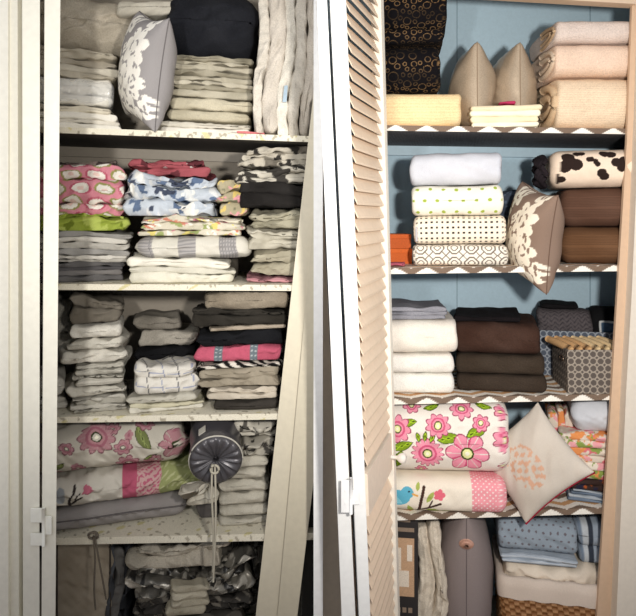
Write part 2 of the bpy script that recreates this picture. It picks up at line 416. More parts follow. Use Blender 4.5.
# ---------------------------------------------------------------- shelves
SH = {'L1': (127, 136, 6), 'L2': (284, 285, 6), 'L3': (417, 413, 6), 'L4': (538, 533, 7), 'R1': (124.5, 128, 5.5), 'R2': (268.5, 265.5, 6), 'R3': (400, 395, 6), 'R4': (517, 509, 6)}
REF = {'L': (58, 308), 'R': (388, 628)}
XR = {'L': (-1.219, -.0128), 'R': (.16, 1.239)}
def shz(key, X):
    if key[1] == '5': return .10
    a, b, _ = SH[key]; r = REF[key[0]]; xa = (r[0]-CX)*S; xb = (r[1]-CX)*S
    za = ZH+(HY-a)*S; zb = ZH+(HY-b)*S; return za+(zb-za)*(X-xa)/(xb-xa)
def slope(key): return 0 if key[1] == '5' else (shz(key, 1)-shz(key, 0))
def shelf(key):
    x0, x1 = XR[key[0]]; th = SH[key][2]*S; nx = int((x1-x0)/.003); X = np.linspace(x0, x1, nx)
    # profile around the board: under-back, under-front, front bottom, front top, top ... back
    yb_ = .414 if key[0] == 'R' else .428
    ys = [yb_]+list(np.linspace(.41, 0, 90))+list(np.linspace(0, 0, 6))[1:-1]+list(np.linspace(0, .41, 110))+[yb_]
    zs = [-th]*91+list(np.linspace(-th, 0, 6))[1:-1]+[0]*111
    ys = np.array(ys); zs = np.array(zs); sarc = np.concatenate([[0], np.cumsum(np.hypot(np.diff(ys), np.diff(zs)))])-(yb_)
    nv = len(ys); Xg = np.repeat(X[:, None], nv, 1); Yg = np.repeat(ys[None], nx, 0); Zg = zs[None]+shz(key, Xg)
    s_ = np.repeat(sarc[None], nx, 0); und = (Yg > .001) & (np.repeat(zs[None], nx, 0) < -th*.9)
    if key[0] == 'L':
        c = tile_((222, 216, 198), nx*nv).reshape(nx, nv, 3); m = ns(int(key[1])*5, Xg*110, s_*160)+.6*ns(7, Xg*300, s_*300) > 1.05; c[m] = (168, 160, 142)
        m = ns(int(key[1])*5+2, Xg*80, s_*120) > 1.2; c[m] = (205, 196, 150); c[und] = (60, 56, 50)  # undersides coloured dark: shade below the cream boards is painted in
    else:
        lam = .094; tri = np.abs(((Xg/lam) % 1)-.5)*2
        v = np.maximum(s_*1.0+tri*.026+.003, 0); wv = .0225; i = np.floor(v/wv).astype(int) % 4
        c = A_([(245, 240, 230), (120, 100, 84), (240, 232, 220), (206, 158, 112)])[i]
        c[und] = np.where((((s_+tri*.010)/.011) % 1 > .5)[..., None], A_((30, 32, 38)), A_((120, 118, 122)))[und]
    V = np.stack([Xg, Yg, Zg], -1).reshape(-1, 3); F = grid_faces(nx, nv, True); F.append(tuple(range(nv))); F.append(tuple(range((nx-1)*nv, nx*nv))[::-1])
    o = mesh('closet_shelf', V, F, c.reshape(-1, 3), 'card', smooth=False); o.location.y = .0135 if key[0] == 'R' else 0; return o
names = {'L1': 'cream painted shelf, topmost in the cluttered left closet', 'L2': 'second cream shelf from the top in the cluttered left closet', 'L3': 'cream shelf under the piled white and dark towels, left closet', 'L4': 'cream shelf under grey cushion and drawstring bolster, left closet',
         'R1': 'zigzag-lined shelf, topmost in tidy blue closet', 'R2': 'zigzag-lined shelf under dotted and lattice-print sheets, tidy blue closet', 'R3': 'zigzag-lined shelf under white and brown towels, tidy blue closet', 'R4': 'zigzag-lined shelf under flowered and bird quilts, tidy blue closet'}
for k_ in SH: setp(shelf(k_), names[k_], 'shelf', 'shelves of the left closet' if k_[0] == 'L' else 'shelves of the right closet')
wallbox('trim_8', -1.219, -.0128, 0, .43, .06, .10, (190, 184, 170)); wallbox('trim_9', .16, 1.239, 0, .43, .06, .10, (190, 184, 170))
for i, (k_, c) in enumerate((('R1', BLUE), ('R2', BLUE), ('L1', GREY), ('L2', GREY), ('L3', GREY))):   # cleats under the shelves
    x0, x1 = XR[k_[0]]; th = SH[k_][2]*S; za, zb = shz(k_, x0)-th-.001, shz(k_, x1)-th-.001; h = .035
    V, F = hexa([(x0, .41, za-h), (x1, .41, zb-h), (x1, .43, zb-h), (x0, .43, za-h)], [(x0, .41, za), (x1, .41, zb), (x1, .43, zb), (x0, .43, za)])
    mesh('trim_%d' % (10+i), V, F, c, 'paint', smooth=False)['kind'] = 'structure'
V, F = join([box(x-.0012, x+.0012, .4285, .4302, 0, 2.4) for x in (P(457, 0, .43).x, P(590, 0, .43).x)]); mesh('trim_20', V, F, (105, 128, 142), 'paint', smooth=False)['kind'] = 'structure'

# ================================================================= STACKS OF LINEN
SEED = [10]
def desat(c, t=.30):
    g = c.mean(-1, keepdims=True); return (c*(1-t)+g*t*A_((1.02, 1.0, .95)))
def stack(key, px, Y0, dep, rows, yawk=.85, yaw=None):
    """rows bottom to top: (y_top, px0, px1, layers, colour, surface, name, label, category, group, opts)"""
    pc = (px[0]+px[1])/2; k = S*(D+Y0)/D; X0 = (pc-CX)*k
    th = math.atan2(X0, D+Y0)*yawk if yaw is None else yaw
    rollv = -math.atan(slope(key)); zb = shz(key, X0+math.sin(th)*dep/2)+.0012
    base = Vector((X0, Y0, zb)); eu = Euler((0, rollv, -th)); R = eu.to_matrix(); z = 0; out = []
    for row in rows:
        yt, a, b, nl, c, m, nm, lab, cat, grp = row[:10]; op = dict(row[10]) if len(row) > 10 else {}
        top = ZH+(HY-yt)*k-base.z; H = top-z
        W = (b-a)*k*math.cos(th); cx = ((a+b)/2-pc)*k*math.cos(th)
        SEED[0] += 3; dy = op.pop('dy', 0); dd = op.pop('dd', 0); vert = op.pop('vert', False); cb = op.pop('cb', None)
        if key[0] == 'L': op['wr'] = op.get('wr', .002)*1.9; op['mess'] = .45
        if key[0] == 'L' and callable(c):
            c = (lambda f: lambda *a: desat(f(*a)))(c)
        if vert:
            V, F, C = slab(H, W, dep+dd, layers=nl, seed=SEED[0], color=c, **op)
            V = np.stack([V[:, 2]-W/2+.007*np.sin(V[:, 0]*17+V[:, 1]*5+V[:, 2]*9), V[:, 1], V[:, 0]+H/2], -1)
        else: V, F, C = slab(W, H-.0008, dep+dd, layers=nl, seed=SEED[0], color=c, **op)
        jr = random.Random(SEED[0]).uniform(-.07, .07) if key[0] == 'L' and W < .30 and not vert else 0
        o = mesh(nm, V, F, C, m, None, base+R@Vector((cx, dy, z)), Euler((0, rollv, -th+jr)))
        setp(o, lab, cat, grp)
        if cb: cb(o, W, H, dep+dd)
        z = top; out.append(o)
    return out

# ---- LEFT closet, top shelf
def plastic(o, W, H, d):
    V, F, C = slab(W*1.01, H*1.02, d, layers=1, seed=77, wr=.002, color=(240, 240, 240), fine=.006); V[:, 1] -= .006; V[:, 2] -= .0
    q = mesh('plastic_cover', V, F, C, 'film', o)
    q['label'] = 'clear crinkled plastic wrap'
G1 = 'linens piled at the left end of the top shelf, left closet'
stack('L1', (30, 118), .07, .28, [
    (112, 26, 120, 3, layered([(232, 228, 218), (214, 208, 196)]), 'fabric', 'folded_sheet', 'thin white folded sheets at the very bottom of the top-left pile', 'sheet', G1, dict(wr=.002)),
    (104, 30, 112, 1, solid((222, 212, 190)), 'fabric', 'folded_sheet', 'single cream folded sheet just under the plastic-wrapped one', 'sheet', G1, dict(wr=.002)),
    (77, 30, 112, 2, solid((222, 218, 208)), 'fabric', 'folded_sheet', 'white folded linen wrapped in clear plastic, top shelf left closet', 'sheet', G1, dict(wr=.003, cb=plastic)),
    (46, 26, 116, 4, layered([(182, 172, 152), (196, 188, 170), (170, 160, 142)], 10), 'fabric', 'folded_blanket', 'wrinkled greige blanket in thin layers below the puffy beige comforter', 'blanket', G1, dict(wr=.004)),
    (-12, 26, 142, 1, solid((186, 174, 154), 6), 'plush', 'comforter', 'puffy beige comforter bulging at top left of left closet', 'comforter', None, dict(wr=.004, e=2.1, dd=.04, endr=.07)),
])
stack('L1', (168, 254), .09, .27, [
    (121, 158, 252, 2, layered([(226, 220, 210), (206, 200, 186)]), 'fabric', 'folded_sheet', 'flat white sheets under the cream towels right of grey cushion', 'sheet', None, dict(wr=.002)),
    (110, 166, 250, 1, solid((196, 186, 158)), 'terry', 'folded_towel', 'lower of two cream folded towels under the crinkled khaki pile', 'towel', 'cream towels right of the cushion', dict(wr=.002, e=3)),
    (97, 168, 252, 1, solid((204, 194, 166)), 'terry', 'folded_towel', 'upper of two cream folded towels under the crinkled khaki pile', 'towel', 'cream towels right of the cushion', dict(wr=.003)),
    (55, 164, 251, 8, layered([(176, 168, 146), (150, 142, 120), (188, 180, 158)], 12), 'fabric', 'folded_curtain', 'khaki crinkled fabric folded in many thin layers below the navy comforter', 'curtain', None, dict(wr=.0035, jit=.006)),
    (-14, 162, 256, 1, solid((34, 36, 44), 4), 'plush', 'comforter', 'bulging near-black navy comforter on top shelf of left closet', 'comforter', None, dict(wr=.005, e=2.2, dd=.02, dy=-.02, endr=.06)),
])
def tag_(o, W, H, d):
    a = [(-.008, -.006, .10), (.004, -.012, .10), (.006, -.012, .15), (-.004, -.006, .15)]
    V, F = hexa([a[0], a[1], (a[1][0], .0, .10), (a[0][0], .0, .10)], [a[3], a[2], (a[2][0], .0, .15), (a[3][0], .0, .15)])
    q = mesh('plastic_band', V, F, (170, 190, 205), 'shiny', o, smooth=False); q['label'] = 'clear blue-grey plastic strip'
stack('L1', (255, 311), .02, .36, [(-14, 253, 315, 5, layered([(204, 196, 184), (196, 186, 174), (212, 206, 194)], 8), 'plush', 'quilt', 'white quilt set upright in wavy vertical folds at right end of top shelf', 'quilt', None, dict(vert=True, wr=.004, jit=.01, cb=tag_))])
o = cushion('throw_cushion', .25, .330, .155, damask((150, 146, 146), (236, 232, 224), 2), P(147, 71, .04)+Vector((0, 0, .003)), (0, math.radians(19), math.radians(-54)), n=110, pinch=.11, pw=.42)
setp(o, 'grey cushion with white blossoms standing on edge on top left shelf', 'cushion')
seam_piping('seam', .25, .330, .11, .0016, (110, 106, 106), o)
V, F, C = slab(.20, .05, .12, seed=8, wr=.006, color=solid((190, 184, 170))); o = mesh('cloth', V, F, C, 'fabric', None, P(150, 14, .10)+Vector((0, 0, .002)), (0, -.1, .25)); setp(o, 'loose pale grey cloth above the flowered cushion, top of left closet', 'cloth')
V, F, C = slab(.085, .008, .06, seed=9, wr=.003, color=solid((214, 130, 132))); o = mesh('cloth', V, F, C, 'fabric', None, (P(252, 0, .015).x, .015, shz('L1', P(252, 0, .02).x)+.003), (0, -math.atan(slope('L1')), .1)); setp(o, 'small pink cloth scrap at front edge of top left shelf', 'cloth')

# ---- LEFT closet, second shelf
def pinkovals(U, V, k, W):
    c = tile_((222, 120, 142), len(U)); p = 24
    x = U+V*.3; row = np.round(W/13.0); q = x+(row % 2)*p/2; i = np.round(q/p); d = np.hypot((q-i*p)/10.5, (W-row*13)/5.8)
    c[d < 1] = (228, 224, 214); c[(d < 1) & (d > .78)] = np.where(((i+row) % 2 == 0)[:, None], A_((200, 70, 100)), A_((150, 150, 70)))[(d < 1) & (d > .78)]; c[d < .3] = (226, 190, 180)
    return c
G2 = 'clothes and sheets piled at the left end of the second left shelf'
stack('L2', (40, 128), .05, .29, [
    (263, 34, 124, 4, layered([(92, 90, 92), (112, 108, 108), (78, 76, 80)], 6), 'fabric', 'folded_sheet', 'dark grey folded sheets at bottom left of the second shelf', 'sheet', G2, dict(wr=.003)),
    (231, 34, 128, 6, layered([(176, 172, 164), (198, 194, 186), (150, 148, 146)], 8), 'fabric', 'folded_sheet', 'light grey striped sheets layered under the lime green cloth', 'sheet', G2, dict(wr=.003)),
    (216, 34, 130, 2, blotch((150, 172, 40), [(112, 132, 20), (176, 196, 70)], .15, .8), 'fabric', 'folded_cloth', 'lime green crumpled cloth squeezed under the pink circle-print one', 'cloth', G2, dict(wr=.005)),
    (170, 32, 126, 3, pinkovals, 'fabric', 'folded_cloth', 'pink cloth printed with white ovals, left on second shelf', 'cloth', G2, dict(wr=.005, e=2.2)),
    (158, 34, 120, 2, blotch((110, 92, 86), [(150, 130, 122), (80, 64, 62)], .12, .6), 'fabric', 'folded_cloth', 'dull brown cloth on top of the pink oval-print cloth', 'cloth', G2, dict(wr=.005, dy=.03)),
])
def greyplaid(U, V, k, W):
    c = tile_((206, 202, 190), len(U)); st = (U % 42 < 18); c[st] = (168, 164, 164)
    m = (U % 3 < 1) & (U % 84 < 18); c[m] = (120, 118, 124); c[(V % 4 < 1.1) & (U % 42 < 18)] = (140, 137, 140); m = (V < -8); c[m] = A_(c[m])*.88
    return c
def blueprint(U, V, k, W):
    c = blotch((178, 190, 206), [(206, 210, 214), (82, 106, 146), (222, 222, 218), (60, 70, 96)], .17, .72, 6)(U, V, k, W); return c
FLO = [(222, 130, 146), (226, 208, 100), (150, 166, 90), (232, 226, 214), (212, 120, 90)]
G3 = 'linens in the middle pile of the second left shelf'
stack('L2', (128, 255), .03, .32, [
    (259, 127, 233, 3, layered([(214, 210, 192), (200, 196, 180), (222, 218, 204)], 6), 'fabric', 'folded_sheet', 'off-white folded sheets at bottom of middle pile, second left shelf', 'sheet', G3, dict(wr=.003)),
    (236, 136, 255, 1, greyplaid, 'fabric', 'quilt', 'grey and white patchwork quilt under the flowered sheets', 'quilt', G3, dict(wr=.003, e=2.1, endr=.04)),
    (216, 140, 246, 3, blotch((206, 198, 176), FLO, .22, .85, 9), 'fabric', 'folded_sheet', 'pastel flowered sheets between the plaid quilt and blue print cloth', 'sheet', G3, dict(wr=.004)),
    (176, 128, 218, 3, blueprint, 'fabric', 'folded_cloth', 'crumpled blue and white printed cloth in the middle pile', 'cloth', G3, dict(wr=.007, e=2.2)),
    (158, 128, 208, 2, blotch((176, 70, 82), [(206, 200, 196), (110, 40, 50)], .14, .75, 5), 'fabric', 'folded_cloth', 'red crumpled cloth topping the middle pile of second left shelf', 'cloth', G3, dict(wr=.006, dy=.03)),
])
stack('L2', (216, 246), .06, .2, [(216, 212, 240, 2, (60, 56, 50), 'fabric', 'folded_cloth', 'dark cloth behind the flowered sheets, second left shelf', 'cloth', None, dict(dy=.1)),
    (180, 214, 245, 3, blotch((170, 158, 124), [(222, 190, 90), (226, 140, 150), (120, 118, 90)], .25, .7, 12), 'fabric', 'folded_cloth', 'small tan and yellow flowered cloth beside the blue print cloth', 'cloth', G3, dict(wr=.005))])
G4 = 'linens piled at the right end of the second left shelf'
stack('L2', (238, 306), .05, .3, [
    (276, 244, 297, 1, solid((206, 134, 146)), 'fabric', 'folded_sheet', 'pink folded sheet at bottom right of second shelf', 'sheet', G4, dict(wr=.003)),
    (250, 250, 305, 2, solid((168, 160, 136)), 'fabric', 'folded_sheet', 'lowest sage-beige sheet right above the pink one', 'sheet', G4, dict(wr=.005)),
    (229, 244, 305, 2, solid((192, 186, 168)), 'fabric', 'folded_sheet', 'pale beige crumpled sheet, middle of three below the black ones', 'sheet', G4, dict(wr=.006)),
    (208, 248, 307, 2, solid((164, 158, 134)), 'fabric', 'folded_sheet', 'sage-beige sheet lying right below the black folded cloth', 'sheet', G4, dict(wr=.005)),
    (183, 236, 309, 2, solid((36, 33, 32), 5), 'fabric', 'folded_cloth', 'black folded cloth at right of the second left shelf', 'cloth', G4, dict(wr=.004)),
    (166, 234, 309, 2, blotch((196, 190, 176), [(60, 56, 52)], .2, .35, 15), 'fabric', 'folded_cloth', 'black and cream print cloth lying directly on the black cloth', 'cloth', G4, dict(wr=.005)),
    (146, 238, 310, 3, blotch((190, 182, 166), [(50, 47, 44), (120, 112, 100)], .16, .7, 17), 'fabric', 'folded_cloth', 'pale printed cloth topmost at right end of second left shelf', 'cloth', G4, dict(wr=.006, dy=.01)),
])

# ---- LEFT closet, third shelf
G5 = 'white towels and dishcloths in the left pile of the third left shelf'
stack('L3', (40, 66), .06, .22, [
    (398, 36, 66, 2, solid((196, 192, 182)), 'terry', 'folded_towel', 'lower white towel behind left door leaf, third left shelf', 'towel', None, dict(wr=.003)),
    (376, 36, 64, 1, solid((206, 202, 192)), 'terry', 'folded_towel', 'upper white towel behind left door leaf, third left shelf', 'towel', None, dict(wr=.003)),
    (300, 38, 72, 1, solid((150, 146, 136)), 'plush', 'folded_blanket', 'tall pale grey folded blanket in left corner of third left shelf', 'blanket', None, dict(wr=.004, dy=.12))])
stack('L3', (68, 128), .03, .24, [
    (397, 70, 126, 4, layered([(160, 156, 144), (186, 182, 172)], 8), 'fabric', 'folded_dishcloth', 'grey-white woven dishcloths at the bottom of the left towel pile', 'dishcloth', G5, dict(wr=.004)),
    (386, 66, 125, 1, solid((208, 203, 190)), 'terry', 'folded_towel', 'white towel just above the woven dishcloths, left pile', 'towel', G5, dict(wr=.004)),
    (376, 74, 125, 2, stitched((204, 199, 187), (172, 168, 156), 2.6), 'terry', 'folded_towel', 'bobbly white towel, third from bottom in left pile', 'towel', G5, dict(wr=.003)),
    (364, 76, 127, 2, stitched((196, 192, 180), (168, 164, 152), 2.6), 'terry', 'folded_towel', 'bobbly white towel under the widest white towel, left pile', 'towel', G5, dict(wr=.003)),
    (350, 62, 128, 1, solid((214, 209, 197)), 'terry', 'folded_towel', 'widest white towel in the middle of the left pile', 'towel', G5, dict(wr=.004, e=2.2)),
    (339, 70, 125, 1, solid((208, 203, 190)), 'terry', 'folded_towel', 'white towel, second below the taupe fold, left pile', 'towel', G5, dict(wr=.004)),
    (325, 72, 124, 1, solid((216, 211, 200)), 'terry', 'folded_towel', 'white towel directly beneath the taupe fold, left pile', 'towel', G5, dict(wr=.004)),
    (300, 72, 126, 2, solid((112, 104, 92)), 'fabric', 'folded_cloth', 'taupe cloth folded over the left towel pile, third left shelf', 'cloth', G5, dict(wr=.005, dy=.02)),
])
stack('L3', (132, 200), .03, .15, [
    (403, 128, 205, 2, layered([(206, 202, 188), (196, 190, 160)], 5), 'fabric', 'folded_cloth', 'cream cloths with a yellow edge under the blue-lined tablecloth', 'cloth', None, dict(wr=.003)),
    (395, 128, 200, 1, solid((186, 182, 168)), 'fabric', 'folded_cloth', 'thin beige cloth directly under the blue-lined tablecloth', 'cloth', None, dict(wr=.003)),
    (366, 132, 198, 2, plaid((214, 210, 202), [(130, 142, 186), (46, 50, 70)], 30, .9), 'fabric', 'folded_tablecloth', 'white tablecloth with blue and black check lines, third left shelf', 'tablecloth', None, dict(wr=.004, endr=.02)),
])
stack('L3', (138, 196), .20, .18, [
    (370, 136, 198, 2, solid((120, 114, 104)), 'fabric', 'folded_cloth', 'grey cloth behind the checked tablecloth, under black towel', 'cloth', None, dict(wr=.003)),
    (362, 140, 198, 1, solid((150, 144, 134)), 'terry', 'folded_towel', 'greyish towel just under the black one, back of third shelf', 'towel', None, dict(wr=.003)),
    (347, 137, 199, 1, solid((26, 26, 30), 3), 'terry', 'folded_towel', 'black folded towel below the grey fluffy one, back of third shelf', 'towel', None, dict(wr=.003)),
    (330, 140, 197, 1, solid((164, 157, 145)), 'plush', 'folded_towel', 'fluffy light grey towel on the black one, back of third shelf', 'towel', None, dict(wr=.004)),
    (316, 136, 184, 1, solid((128, 121, 110)), 'plush', 'folded_towel', 'duller grey towel topmost at the back of third left shelf', 'towel', None, dict(wr=.004)),
])
def pinkdots(U, V, k, W):
    c = tile_((214, 74, 108), len(U)); m = (U % 36 > 20) & (U % 36 < 28); c[m] = (104, 120, 132); c[m & (np.hypot((U % 4)-2, (V % 4)-2) < 1)] = (190, 200, 204); return c
def zebra(U, V, k, W):
    c = tile_((214, 208, 196), len(U)); c[np.sin(U*.42+V*.5+ns(3, U*.12, V*.3)*1.6) > -.1] = (24, 22, 22); return c
G6 = 'blankets and towels in the right pile of the third left shelf'
stack('L3', (206, 292), .03, .3, [
    (400, 214, 280, 1, solid((62, 57, 52), 5), 'fabric', 'folded_blanket', 'charcoal folded blanket at bottom right of third left shelf', 'blanket', G6, dict(wr=.003, e=3)),
    (387, 207, 280, 2, solid((198, 186, 168)), 'fabric', 'folded_blanket', 'pale pinkish-cream folded blanket above the charcoal one', 'blanket', G6, dict(wr=.003, lean=-.004)),
    (369, 199, 281, 2, solid((156, 144, 124)), 'fabric', 'folded_blanket', 'taupe folded blanket under the zebra-print towel', 'blanket', G6, dict(wr=.004, sag=.006)),
    (362, 198, 283, 1, zebra, 'fabric', 'folded_towel', 'zebra-print towel under the hot pink one', 'towel', G6, dict(wr=.003, sag=.004)),
    (346, 196, 284, 1, pinkdots, 'terry', 'folded_towel', 'hot pink towel with grey dotted bands', 'towel', G6, dict(wr=.004, sag=.004)),
    (330, 200, 286, 1, solid((28, 29, 34), 3), 'terry', 'folded_towel', 'black towel lying on the hot pink one', 'towel', G6, dict(wr=.004, sag=.003)),
    (326, 212, 288, 1, solid((172, 156, 136)), 'terry', 'folded_towel', 'thin tan towel between the black and the dark brown ones', 'towel', G6, dict(wr=.002)),
    (310, 192, 289, 2, solid((54, 50, 44), 4), 'terry', 'folded_towel', 'dark brown doubled towel near top of the right pile', 'towel', G6, dict(wr=.004)),
    (291, 206, 291, 1, solid((148, 134, 114)), 'plush', 'folded_blanket', 'beige blanket topmost in right pile of third left shelf', 'blanket', G6, dict(wr=.003)),
])

# ---- LEFT closet, fourth shelf
L_FL = [(140, -14, 12, 7, 0), (150, 14, 10, 6, 0), (56, 24, 9, 7, 0), (88, 28, 11, 8, 0), (41, 14, 19, 10, 0), (120, 2, 19, 6, 1), (12, 6, 8, 6, 0), (66, 1, 10, 7, 0), (72, -22, 14, 8, 0), (100, -18, 8, 6, 1), (22, -22, 8, 5, 0)]
L_LV = [(87, 10, 13, 7, -65), (94, -14, 8, 4, 30), (4, -16, 9, 4, 50)]
def birdL(U, V, k, W):
    c = tile_((206, 200, 188), len(U)); U0 = U-26
    c[stroke(U0, V, [(12, -16), (16, 0), (15, 12)], 1.4) | stroke(U0, V, [(14, -12), (26, -4)], 1.2) | stroke(U0, V, [(20, -8), (22, 2)], .9)] = (60, 50, 48)
    d, t, m = flower(U0, V, 30, 4, 6, 5); c[m] = (214, 96, 128)
    c[stroke(U0, V, [(2, 6), (6, -4)], 4)] = (150, 158, 168)
    m = (U0 > 64) & (U0 < 78); c[m] = (206, 74, 112)
    m = (U0 >= 78) & (U0 < 102); c[m] = (212, 160, 160); c[m & (ns(4, U*.9, V*.9) > .3)] = (206, 84, 120)
    m = (U0 >= 102) & (U0 < 145); c[m] = (156, 166, 96); c[m & (ns(5, U*.8, V*.8) > .5)] = (184, 190, 130)
    m = (U0 >= 145); c[m] = (206, 120, 140); c[m & (U0 > 152)] = (212, 206, 196)
    return c
st4 = stack('L4', (30, 200), .05, .3, [
    (505, 32, 190, 1, solid((150, 144, 144), 3), 'fabric', 'seat_cushion', 'flat mauve-grey cushion at bottom left of fourth shelf', 'cushion', None, dict(wr=.002, e=2.0, endr=.04, dd=-.02)),
    (474, 32, 212, 1, birdL, 'fabric', 'quilt', 'white quilt with branch print and pink and lime blocks, left closet', 'quilt', 'quilts on the fourth left shelf', dict(wr=.004, e=2.1, sag=.008, fine=.0025, endr=.035)),
    (425, 30, 192, 1, quilt_print([(x+27, y, r, n, s) for x, y, r, n, s in L_FL], [(x+27, y, a, b, c) for x, y, a, b, c in L_LV], (202, 195, 180), (192, 126, 138), (176, 92, 114), (206, 200, 184), (120, 134, 66)), 'fabric', 'quilt', 'rolled white quilt with pink flowers touching the shelf above, left closet', 'quilt', 'quilts on the fourth left shelf', dict(wr=.004, e=2.1, sag=.008, fine=.0025, endr=.05)),
])
V, F = tube([(x, -.003, .045) for x in np.linspace(-.20, .225, 30)], .0022, 6)
q = mesh('piping', [(a, b, c+.0015*math.sin(a*20)) for a, b, c in V], F, (100, 96, 96), 'fabric', st4[0])
G7 = 'white towels stacked at the right of the fourth left shelf'
tw = [(518, 'at the very bottom'), (506, 'second from the bottom'), (494, 'third from the bottom'), (481, 'third from the top'), (469, 'second from the top'), (457, 'topmost')]
stack('L4', (221, 268), .05, .26, [(y, 220, 270-i*.3, 1, solid((198, 192, 176)), 'terry', 'folded_towel', 'white folded towel %s of the stack beside the bolster' % t, 'towel', G7, dict(wr=.003, e=2.4)) for i, (y, t) in enumerate(tw)]
    + [(440, 238, 278, 2, blotch((176, 170, 156), [(70, 66, 62)], .3, .6, 19), 'fabric', 'folded_cloth', 'patterned grey cloth on the white towels right of the bolster', 'cloth', None, dict(wr=.006)),
       (424, 238, 280, 2, blotch((196, 190, 176), [(90, 86, 80)], .3, .8, 21), 'fabric', 'folded_cloth', 'crumpled pale cloth wedged under the shelf right of the bolster', 'cloth', None, dict(wr=.007))])
# bolster with a gathered drawstring end
def bolster():
    R = .077; L = .26; c0 = P(216, 462, -.04); e = empty('bolster', c0, (math.radians(14), 0, math.radians(10))); n = 96
    setp(e, 'dark grey bolster with gathered end and white drawstring, fourth left shelf', 'bolster')
    prof = [(0.020, .004), (.012, .012), (.008, .03), (.002, .05), (-.0, .066), (.006, .077), (.018, R)]+[(t, R+.002*math.sin(t*60)) for t in np.linspace(.03, L-.02, 24)]+[(L-.006, R*.93), (L, R*.7), (L, .01)]
    V = []; C = []
    for i, (y, r) in enumerate(prof):
        for j in range(n):
            a = 2*math.pi*j/n; pl = (.0035*math.sin(a*17)+.0018*math.sin(a*29+1))*(1 if .01 < r < .075 and y < .05 else 0)
            V.append((r*math.cos(a), y+pl, r*math.sin(a))); C.append((84, 82, 86))
    F = grid_faces(len(prof), n); F.append(tuple(range(n))[::-1]); F.append(tuple(range(len(V)-n, len(V))))
    mesh('cover', V, F, np.array(C), 'satin', e)
    V, F = tube([(math.cos(a)*(R+.001), .012, math.sin(a)*(R+.001)) for a in np.linspace(0, 2*math.pi, 60)], .0026, 6); mesh('piping', V, F, (190, 186, 176), 'fabric', e)['label'] = 'white piping around the rim'
    V, F = hexa([(-.05, .045, .060), (-.03, .045, .0745), (-.03, .075, .0745), (-.05, .075, .060)], [(-.051, .045, .0625), (-.031, .045, .077), (-.031, .075, .077), (-.051, .075, .0625)])
    mesh('label_tag', V, F, (186, 182, 172), 'fabric', e, smooth=False)['label'] = 'small white sewn tag'
    inv = e.matrix_basis.inverted() if False else Matrix.LocRotScale(e.location, e.rotation_euler, None).inverted()
    a0 = c0+Vector((0, -.004, 0))
    pa = [inv@(a0+Vector((.004*math.sin(t*4), -.016-.010*min(1, t*3), -t*.335))) for t in np.linspace(0, 1, 26)]
    pb = [inv@(a0+Vector((-.006-.003*math.sin(t*5+1), -.012-.010*min(1, t*3), -t*.31))) for t in np.linspace(0, 1, 26)]
    V, F = join([tube(pa, .003, 8), tube(pb, .003, 8), tube([inv@(a0+Vector((.012*math.sin(a), -.02, -.012+.012*math.cos(a)))) for a in np.linspace(0, 6.28, 16)], .0035, 8)])
    mesh('drawstring', V, F, (186, 180, 164), 'fabric', e)['label'] = 'off-white cord hanging below the shelf'
bolster()
stack('L4', (195, 212), .0, .05, [(510, 190, 213, 1, (90, 86, 84), 'fabric', 'folded_cloth', 'grey cloth tucked on the shelf below the bolster', 'cloth', None, dict(dy=.09)),
  (484, 182, 212, 2, solid((204, 198, 182)), 'fabric', 'folded_cloth', 'ruffled cream cloth squashed under the bolster end', 'cloth', None, dict(wr=.008)) ], yaw=0)
# tied cord at shelf edge
c = P(93, 534, -.004)
V, F = join([tube([c+Vector((.014*math.sin(a)+.004, -.006+.003*math.cos(2*a), .010*math.cos(a)-.002)) for a in np.linspace(0, 6.3, 18)], .0035, 8), tube([c+Vector((-.012*math.cos(a), -.009, .009*math.sin(a))) for a in np.linspace(0, 5, 14)], .003, 8),
             tube([c+Vector((.004+.008*t+.003*math.sin(t*6), -.010, -.22*t)) for t in np.linspace(0, 1, 16)], .0028, 8), tube([c+Vector((.008+.035*t, -.010, -.19*t)) for t in np.linspace(0, 1, 16)], .0028, 8)])
setp(mesh('cord', V, F, (108, 100, 90), 'fabric'), 'knotted grey-brown cord dangling over the fourth left shelf edge', 'cord')

# ---- LEFT closet, floor of the closet
cushion('x', .01, .01, .01, (0, 0, 0), (0, 0, 0), (0, 0, 0), n=4); bpy.data.objects.remove(bpy.data.objects['x'])
b = empty('storage_bag', (P(84, 0, .08).x, .08, .10), (0, 0, .33)); setp(b, 'grey-brown upright storage bag at bottom left corner of left closet', 'bag')
V, F, C = slab(.17, .40, .10, seed=31, wr=.004, e=5, color=solid((172, 160, 142), 8), endr=.012); mesh('bag_body', V, F, C, 'fabric', b)
V, F = join([tube([(x, -.003, z) for z in np.linspace(.02, .385, 8)], .003, 6) for x in (-.078, .078)]+[tube([(x, -.003, .385) for x in np.linspace(-.078, .078, 6)], .003, 6)]); mesh('binding', V, F, (74, 68, 62), 'fabric', b)['label'] = 'dark edge binding'
stack('L5', (40, 56), .10, .2, [(560, 34, 66, 1, solid((150, 142, 126)), 'card', 'storage_box', 'dull beige box at far bottom left behind the door leaf', 'box', None, dict(e=6, wr=.0005, endr=.006))])
stack('L5', (112, 128), .10, .22, [(552, 106, 132, 3, layered([(82, 86, 94), (110, 108, 106), (66, 70, 78)]), 'fabric', 'hanging_cloth', 'blue-grey cloth standing in vertical folds beside the storage bag', 'cloth', None, dict(vert=True, wr=.006))])
SAT = lambda s: blotch((110, 106, 98), [(210, 204, 192), (44, 42, 40), (150, 144, 132)], .16, .55, s)
